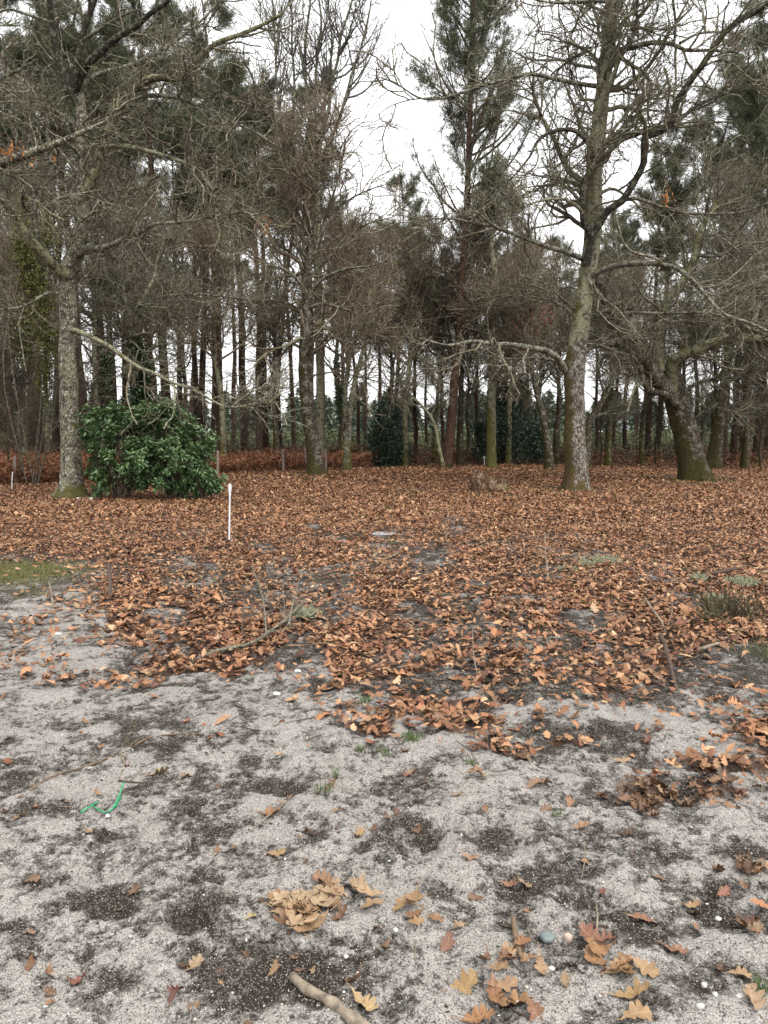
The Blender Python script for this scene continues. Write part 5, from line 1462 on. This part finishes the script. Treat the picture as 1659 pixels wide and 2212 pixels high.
g_ = G(283, 950); o = obj('white_stake', lathe([(.035, -.1), (.035, 1.9), (.02, 1.95)], 8, 'white_stake', M_WHITE)); o.location = at_g(324, 34); tag(o, 'white upright pole half hidden behind the laurel bush', 'pole')

# ------------------------------------------------------------------ stump
def stump():
    g = np.random.default_rng(12)
    g_ = G(1054, 1060); g_.z += .03
    s = 40; n = 9; a = np.linspace(0, 2 * np.pi, s, endpoint=False)
    rad = .44 * (1 + .12 * np.cos(a * 2 + .5) + .09 * np.cos(a * 5) + .05 * g.normal(0, 1, s))
    top = .33 + .07 * np.cos(a - 2.6) + .05 * g.normal(0, 1, s) + .05 * np.sin(a * 7)
    V = []
    for i in range(n):
        t = i / (n - 1)
        rr_ = rad * (1.16 - .28 * t ** .6) * (1 + .03 * g.normal(0, 1, s))
        V.append(np.stack([rr_ * np.cos(a) * 1.05, rr_ * np.sin(a) * .8, -.06 + (top + .06) * t], 1))
    for i, f in enumerate([.86, .7, .4, .12]):
        V.append(np.stack([rad * .88 * f * np.cos(a) * 1.05, rad * .88 * f * np.sin(a) * .8, top * (1 - .25 * (1 - f)) - .06 * i / 3 + .02 * g.normal(0, 1, s)], 1))
    n = len(V); V = np.concatenate(V)
    i = np.arange(n - 1)[:, None] * s; j = np.arange(s)[None]; j2 = (j + 1) % s
    q = np.stack([i + j, i + j2, i + s + j2, i + s + j], -1).reshape(-1, 4)
    V = np.vstack([V, [[0, 0, .12]]]); t_ = np.stack([np.arange(s) + (n - 1) * s, (np.arange(s) + 1) % s + (n - 1) * s, np.full(s, len(V) - 1)], -1)
    o = obj('tree_stump', mesh_np('tree_stump', V, [q, t_], M_STUMP, smooth=False)); o.location = g_
    tag(o, 'low rotten tree stump in the leaves below the round marker disc', 'stump')
stump()

# ------------------------------------------------------------------ sticks on the ground
def stick(pts, r0, r1, mat, label, lift=None, name='stick', forks=0, seed=0, cat='stick', step=.03, knob=.12, kids=0):
    """pts: picture points (1659 units); lift: metres above the ground for each point"""
    g = np.random.default_rng(seed + 900)
    P = []
    for i, (px, py) in enumerate(pts):
        p = G(px, py); p.z += r0 * .6 + (lift[i] if lift else 0); P.append(tuple(p))
    base = Vector(P[0])
    Pl, Rr = smooth_line(P, np.linspace(r0, r1, len(P)), step, r0 * .35, g)
    Rr = Rr * (1 + knob * g.normal(0, 1, len(Rr)))
    b = Bag(); v, q = tubes(Pl[None], Rr[None], 9, .07, seed)
    # cap both ends
    n = len(Pl)
    V = np.vstack([v, Pl[:1], Pl[-1:]]); c0, c1 = len(v), len(v) + 1
    j = np.arange(9)
    t = np.concatenate([np.stack([j, np.full(9, c0), (j + 1) % 9], 1), np.stack([(n - 1) * 9 + j, (n - 1) * 9 + (j + 1) % 9, np.full(9, c1)], 1)])
    b.add(V - np.array(base), q, t)
    if kids:
        A, AR = grow(Pl[None], Rr[None], kids, .25, .95, .12, .5, .5, 1.2, .2, .12, 8, .02, g, None, .4)
        v, q = tubes(A, np.minimum(AR, r0 * .5), 6, .05); b.add(v - np.array(base), q)
        A2, AR2 = grow(A, AR, kids * 2, .3, .95, .06, .2, .5, 1.2, .2, .1, 6, .02, g, None, .4)
        v, q = tubes(A2, np.maximum(np.minimum(AR2, r0 * .3), .0015), 5, .05); b.add(v - np.array(base), q)
    o = obj(name, b.mesh(name, mat)); o.location = base
    tag(o, label, cat)
    return o
stick([(632, 2122), (665, 2150), (705, 2168), (745, 2195), (790, 2230), (840, 2270)], .014, .019, M_STICK, 'thick grey stick cut by the bottom edge', lift=[.012, .006, .004, .004, .004, .004], seed=1)
stick([(1107, 1995), (1113, 2030), (1122, 2066), (1127, 2078)], .0085, .009, M_STICK_Y, 'short split tan stick above the orange leaves', lift=[.02, .015, .012, .01], seed=2, knob=.05)
stick([(1080, 2000), (1108, 2004), (1135, 1998)], .004, .003, M_STICK_D, 'thin dark twig crossing the top of the split stick', seed=3)
stick([(1236, 2002), (1262, 2006), (1290, 2004), (1315, 2003)], .005, .004, M_STICK_D, 'dark twig half sunk beside the pale upright splinter', seed=4)
stick([(1288, 2028), (1290, 2005), (1286, 1982)], .004, .002, M_STICK, 'pale upright splinter right of the two stones', lift=[0, .03, .06], seed=5)
stick([(410, 1432), (450, 1420), (500, 1410), (545, 1404), (590, 1380), (630, 1345), (660, 1320)], .015, .010, M_STICK_L, 'long lichen covered fallen branch lying in the leaves', lift=[.0, .02, .03, .05, .06, .07, .09], name='fallen_branch', seed=6, kids=9, cat='branch')
stick([(578, 1385), (572, 1350), (565, 1320), (552, 1300), (545, 1285)], .010, .004, M_STICK_L, 'upright forked lichened twig rising from the fallen branch', lift=[.02, .10, .19, .25, .30], name='fallen_branch', seed=7, kids=3, cat='branch')
stick([(624, 1365), (632, 1335), (640, 1322), (648, 1300)], .010, .004, M_STICK_L, 'short curved lichened spur at the end of the fallen branch', lift=[.05, .12, .16, .2], seed=8)
stick([(522, 1405), (526, 1360), (534, 1312)], .006, .003, M_STICK_D, 'thin dark upright twig left of the lichened fork', lift=[0, .15, .30], seed=9)
stick([(648, 1345), (648, 1318), (646, 1290)], .004, .003, M_STICK_D, 'fine dark upright twig beside the pale lichen tuft', lift=[0, .1, .2], seed=10)
stick([(240, 1298), (238, 1282), (234, 1262)], .022, .016, M_STICK_D, 'dark rotten upright stub on the left', lift=[-.02, .09, .20], name='wood_stub', cat='stub', seed=11)
stick([(366, 1292), (364, 1282), (362, 1270)], .014, .010, M_STICK_D, 'smaller dark upright stub right of the rotten stub', lift=[-.02, .06, .12], name='wood_stub', cat='stub', seed=12)
stick([(115, 1303), (112, 1292), (108, 1280)], .012, .008, M_STICK, 'pale leaning stub left of the rotten stub', lift=[-.01, .04, .1], name='wood_stub', cat='stub', seed=13)
stick([(155, 1330), (190, 1328), (235, 1322), (290, 1313)], .012, .007, M_STICK, 'pale straight stick on the sand below the stubs', seed=14)
stick([(240, 1358), (270, 1364), (310, 1358), (350, 1352), (400, 1340)], .011, .006, M_STICK_D, 'dark curved stick below the pale straight stick', seed=15, kids=2)
stick([(225, 1221), (250, 1229), (268, 1250)], .010, .005, M_STICK_D, 'dark curved twig above the rotten stub', lift=[.02, .06, .0], seed=16)
stick([(270, 1258), (300, 1262), (318, 1265)], .008, .005, M_STICK_D, 'short dark twig right of the rotten stub', seed=17)
stick([(620, 1402), (660, 1400), (700, 1398), (735, 1400)], .010, .006, M_STICK_Y, 'tan stick at the litter edge right of the fallen branch', lift=[.02, .02, .02, .01], seed=18)
stick([(810, 1218), (840, 1210), (862, 1200)], .014, .008, M_STICK, 'grey brown stick in the litter near the centre', lift=[.02, .03, .03], seed=19)
stick([(1184, 1262), (1180, 1235), (1176, 1195)], .010, .004, M_STICK, 'pale upright twig in the litter right of centre', lift=[0, .12, .28], seed=20, kids=3)
stick([(1165, 1265), (1195, 1256), (1220, 1262), (1265, 1275)], .009, .005, M_STICK_D, 'dark thin branch at the foot of the pale upright twig', lift=[.02, .03, .02, .0], seed=21)
stick([(1392, 1327), (1408, 1342), (1428, 1355), (1438, 1372)], .009, .008, M_STICK, 'pale forked twig lying right of centre', lift=[.14, .09, .05, .01], seed=22, kids=2)
stick([(1438, 1372), (1448, 1350), (1452, 1335)], .007, .004, M_STICK_Y, 'short arm standing beside the pale forked twig', lift=[.01, .08, .12], seed=23)
stick([(1426, 1402), (1440, 1440), (1455, 1480), (1460, 1492)], .017, .012, M_STICK_D, 'dark stick leaning out of the litter on the right', lift=[.10, .07, .02, -.01], seed=24)
stick([(1440, 1355), (1500, 1345), (1545, 1338), (1600, 1334)], .010, .006, M_STICK_D, 'long dark twig lying by the little heather plant', lift=[.02, .03, .03, .02], seed=25)
stick([(1480, 1417), (1510, 1408), (1550, 1400)], .016, .012, M_STICK, 'thick grey stick piece in the litter on the right', lift=[.01, .02, .02], seed=26)
stick([(1515, 1252), (1555, 1246), (1605, 1236)], .022, .016, M_STICK_D, 'dark fallen branch piece near the right edge', lift=[.02, .04, .04], name='fallen_branch', cat='branch', seed=27)
stick([(40, 1725), (110, 1682), (190, 1655), (255, 1628), (300, 1600)], .0055, .003, M_STICK_Y, 'long thin twig lying across the sand on the left', seed=28, kids=2)
stick([(262, 1628), (268, 1655), (255, 1682), (240, 1692)], .006, .005, M_STICK, 'curved grey twig hooked below the long thin twig', seed=29)
stick([(290, 1610), (330, 1592), (400, 1585), (430, 1588)], .005, .003, M_STICK_Y, 'thin twig continuing right of the long twig', seed=30)
stick([(520, 1570), (560, 1578), (600, 1565), (680, 1552), (760, 1540), (830, 1537)], .004, .002, M_STICK_D, 'very thin wavy root across the bright sand', seed=31)
stick([(540, 1802), (575, 1775), (605, 1750), (632, 1722)], .0028, .002, M_STICK, 'pale straw lying across the orange brown leaf', lift=[.004, .02, .012, .01], seed=32)
stick([(255, 1690), (310, 1692), (380, 1690)], .004, .003, M_STICK_D, 'fine dark root right of the curved grey twig', seed=33)
stick([(80, 1742), (150, 1743), (195, 1741)], .0016, .0012, M_STICK, 'hair thin straw running to the green tie', seed=34)
stick([(640, 1795), (700, 1805), (760, 1800)], .004, .002, M_STICK_D, 'dark root at the edge of the centre scrape', seed=35)
stick([(1000, 1684), (1050, 1680), (1110, 1676)], .003, .002, M_STICK, 'straight pale straw on the bright sand', lift=[.01, .01, .01], seed=36)
stick([(1138, 2010), (1148, 2030), (1160, 2046)], .0018, .001, M_STICK, 'fine bent straw right of the split stick', lift=[.01, .01, .005], seed=37)
stick([(1262, 1850), (1262, 1880), (1255, 1900)], .002, .0015, M_STICK, 'fine upright straw on the sand right of centre', lift=[.06, .03, 0], seed=38)
stick([(898, 2036), (896, 2060), (897, 2074)], .0022, .0018, M_STICK, 'short pale straw between pile and pink leaf', seed=39)
stick([(985, 1612), (1015, 1632), (1035, 1652)], .003, .002, M_STICK_D, 'thin dark twig on the sand below the leaf band', lift=[.03, .02, .0], seed=40)
stick([(1075, 2140), (1110, 2185), (1140, 2200), (1190, 2225)], .004, .003, M_STICK_D, 'dark curved twig at the bottom below the orange leaves', seed=41)
stick([(506, 1172), (508, 1140), (507, 1108)], .006, .004, M_STICK_D, 'thin dark stem standing just right of the white marker', lift=[0, .2, .42], seed=42)
stick([(356, 1131), (355, 1118), (355, 1108)], .011, .007, M_STICK_D, 'small dark stem in the leaves below the laurel bush', lift=[0, .1, .2], seed=43)
stick([(1030, 1455), (1022, 1430), (1020, 1405)], .004, .002, M_STICK, 'thin pale stem standing in the litter at the centre right', lift=[0, .1, .18], seed=44)

# green plastic tie
def tie():
    g0 = G(225, 1762)
    b = Bag()
    for pts, r in (([(174, 1762), (195, 1750), (212, 1738)], .0042), ([(198, 1746), (213, 1756), (228, 1762)], .0035), ([(233, 1760), (246, 1748), (258, 1736), (263, 1726), (268, 1718)], .0045), ([(250, 1745), (256, 1735), (262, 1727)], .0055)):
        P = []
        for i, (x, y) in enumerate(pts):
            p = G(x, y); p.z += .012 + (.012 * i if pts[0][0] == 233 else .004 * (i % 2)); P.append(tuple(p - g0))
        Pl, Rr = smooth_line(P, [r] * len(P), .01)
        v, q = tubes(Pl[None], Rr[None], 8, .04); V = v.reshape(-1, 3)
        j = np.arange(8); n = len(Pl)
        b.add(np.vstack([V, Pl[:1], Pl[-1:]]), q, np.concatenate([np.stack([j, np.full(8, len(V)), (j + 1) % 8], 1), np.stack([(n - 1) * 8 + j, (n - 1) * 8 + (j + 1) % 8, np.full(8, len(V) + 1)], 1)]))
    o = obj('plastic_tie', b.mesh('plastic_tie', M_GREEN)); o.location = g0
    tag(o, 'broken bright green plastic tie on the sand', 'plastic tie')
tie()
stick([(1222, 1494), (1238, 1498), (1252, 1496)], .003, .003, M_GREEN, 'pale green plastic scrap in the dark soil on the right', name='plastic_scrap', cat='plastic scrap', seed=50)

# stones
def stone(px, py, r, col, label, sq=.6, seed=0, group=None):
    import bmesh
    g = np.random.default_rng(seed)
    bm = bmesh.new(); bmesh.ops.create_icosphere(bm, subdivisions=3, radius=1)
    ph = g.uniform(0, 6, 6)
    for v in bm.verts:
        c = v.co; k = 1 + .12 * math.sin(c.x * 2.3 + ph[0]) + .1 * math.sin(c.y * 3.1 + ph[1]) + .08 * math.sin(c.z * 3 + ph[2]) + .04 * math.sin(c.x * 7 + c.y * 6 + ph[3])
        v.co = Vector((c.x * k * r, c.y * k * r * g.uniform(.995, 1.005) * .85, c.z * k * r * sq))
    for f in bm.faces: f.smooth = True
    me = bpy.data.meshes.new('stone'); bm.to_mesh(me); bm.free()
    me.materials.append(simple('stone_%d' % seed, col, .6, .4, .25, 60, .5))
    o = obj('stone', me); p = G(px, py); p.z += r * sq * .35; o.location = p
    tag(o, label, 'stone', group)
stone(1184, 2030, .024, (.12, .145, .145), 'blue grey stone left of the pinkish stone', .7, 1)
stone(1227, 2029, .016, (.38, .29, .24), 'pinkish white stone right of the blue grey stone', .8, 2)
stone(1206, 2056, .013, (.13, .11, .095), 'dark round stone below the blue grey stone', .9, 3)
stone(1190, 2095, .011, (.45, .43, .40), 'pale pebble left of its darker neighbour below the stones', .8, 4)
stone(1180, 2100, .009, (.22, .21, .19), 'dull grey pebble below the dark round stone', .8, 5)
stone(1552, 1986, .010, (.50, .48, .45), 'white pebble on dark soil below the single golden leaf', .8, 6)
stone(1522, 2130, .009, (.45, .43, .39), 'topmost of the pale pebbles near the bottom right', .8, 7, None)
stone(1545, 2150, .008, (.42, .40, .38), 'grey pebble between two white ones near the bottom right', .8, 8)
stone(1600, 2153, .013, (.46, .44, .40), 'largest white pebble left of the pale upright leaf', .6, 9)
stone(1512, 2176, .011, (.44, .42, .38), 'white pebble lowest in the group near the bottom right', .7, 10)
stone(232, 1763, .009, (.85, .85, .84), 'bright white pebble touching the green plastic tie', .8, 11)
stone(855, 2010, .007, (.78, .77, .74), 'small white pebble right of the big leaf pile', .8, 12)
stone(643, 1453, .022, (.45, .43, .40), 'white stone at the near litter edge', .6, 14)
stone(598, 1500, .022, (.70, .68, .64), 'white stone on the bright sand near the centre', .6, 15)
stone(126, 1370, .030, (.45, .44, .41), 'flat white stone on the sand at the left', .4, 16)
for i, (x, y, r_) in enumerate([(168, 1079, .09), (195, 1081, .11), (150, 1078, .07)]):
    stone(x, y, r_, (.70, .68, .64), ['white stone right under the left oak', 'flat white stone at the right of the left oak foot', 'small white stone at the left of the left oak foot'][i], .35, 30 + i)
def slab(px, py, w_, label, seed):
    stone(px, py, w_, (.24, .235, .24), label, .10, seed)
slab(830, 1153, .22, 'flat grey stone slab bare among the leaves at the centre', 40)

# lichen tufts, grass tufts, moss, heather
def tuft(px, py, r, n, mat, name, label, cat, seed, L=(.03, .06), up=.8, group=None, w=.1):
    g = np.random.default_rng(seed)
    p = G(px, py); 
    C = g.normal(0, 1, (n, 3)) * [r * .5, r * .5, r * .12]; C[:, 2] = np.abs(C[:, 2])
    D = g.normal(0, 1, (n, 3)); D[:, 2] = np.abs(D[:, 2]) + up; D /= np.linalg.norm(D, axis=1, keepdims=True)
    ln = g.uniform(L[0], L[1], n)
    m = 4; P = C[:, None, :] + D[:, None, :] * (np.linspace(0, 1, m)[None, :, None] * ln[:, None, None]); P = P + g.normal(0, .1, P.shape) * ln[:, None, None] * np.linspace(0, 1, m)[None, :, None]
    Rr = np.linspace(1, .25, m)[None] * (ln * w)[:, None] / 2
    v, q = tubes(P, Rr, 4); b = Bag(); b.add(v, q)
    o = obj(name, b.mesh(name, mat)); o.location = p
    tag(o, label, cat, group)
M_THICKET2 = leaf_mat('heather_twigs', None, (.075, .062, .035), .8, .2, .6)
LT = [(1300, 1216, .16, 'pale green lichen cushion in the litter at the right', 300), (1262, 1222, .09, 'small pale lichen cushion left of the larger one', 120), (1318, 1217, .10, 'low pale lichen cushion touching the larger one on its right', 120), (662, 1330, .09, 'grey green lichen tuft at the end of the fallen branch', 240), (1448, 1222, .09, None, 100),
      (1600, 1270, .13, 'pale lichen tuft near the right edge above the heather', 220), (1540, 1298, .10, 'pale lichen tuft left of the heather', 180), (1225, 1232, .08, 'faint lichen tuft left of the pale cushions', 120), (1510, 1253, .08, 'pale lichen tuft beside the dark branch piece', 120)]
for i, (x, y, r_, lab, n) in enumerate(LT):
    if lab: tuft(x, y, r_, n * 3, M_LICHEN, 'lichen_tuft', lab, 'lichen', 500 + i, (.03, .07), .3, w=.22)
for i, (x, y, lab) in enumerate([(885, 1597, 'bright green grass tuft at the near edge of the leaf band'), (777, 1623, 'tiny grass tuft on the bright sand'), (725, 1682, 'small yellow green sprig on the bright sand'), (1018, 1652, 'little green sprig by the dark twig'),
                                 (1200, 1763, 'tiny yellow green sprig right of centre'), (1610, 1205, 'green grass tuft in the litter near the right edge'), (1176, 1240, 'green sprig beside the pale upright twig'), (788, 1517, 'grass tuft at the litter edge in the centre'),
                                 (1645, 2142, 'green sprig in the bottom right corner'), (830, 1628, 'sparse grass blades at the leaf band edge'), (695, 1710, 'olive tuft in the sand near the centre')]):
    tuft(x, y, [.05, .03, .02, .03, .02, .07, .06, .05, .03, .03, .04][i], [120, 40, 24, 24, 20, 80, 60, 60, 50, 24, 40][i], M_GRASS, 'grass_tuft', lab, 'grass tuft', 600 + i, (.02, .05), 1.2, w=.08)
tuft(1580, 1335, .22, 150, M_THICKET2, 'heather_plant', 'small dark heather plant at the right edge of the litter', 'heather', 700, (.10, .30), 1.6, w=.05)
tuft(1540, 1345, .08, 30, M_BRUSH, 'heather_plant', 'thin sparse heather sprig left of the bigger one', 'heather', 701, (.08, .2), 1.6, w=.05)
tuft(1650, 1425, .16, 70, M_BRUSH, 'grass_tuft', 'dark grass clump at the right edge by the litter', 'grass tuft', 702, (.08, .18), 1.0, w=.05)

def moss_blades():
    g = np.random.default_rng(31)
    N = 260000
    y = 4 + g.random(N) * 26; x = g.uniform(-.6, .6, N) * y
    m = moss_mask(x, y); k = g.random(N) < m ** 1.5 * np.where(y < 12, .5, .4)
    x, y = x[k], y[k]; N = len(x)
    z = ground_h(x, y); s = .02 * np.clip(y / 8, .6, 2.5)
    C = np.stack([x, y, z], 1); D = g.normal(0, .8, (N, 3)); D[:, 2] = np.abs(D[:, 2]) + .5; D /= np.linalg.norm(D, axis=1, keepdims=True)
    S = np.cross(D, g.normal(0, 1, (N, 3))); S /= np.linalg.norm(S, axis=1, keepdims=True)
    V = np.stack([C - S * s[:, None] * .4, C + S * s[:, None] * .4, C + D * s[:, None] * 1.5], 1).reshape(-1, 3)
    b = Bag(); b.add(V, np.arange(len(V)).reshape(-1, 3))
    obj('moss', b.mesh('moss', M_MOSSBLADE, smooth=False), kind='stuff', label='patches of olive green moss on the ground', category='moss')
moss_blades()
print('leaves', nleaf)
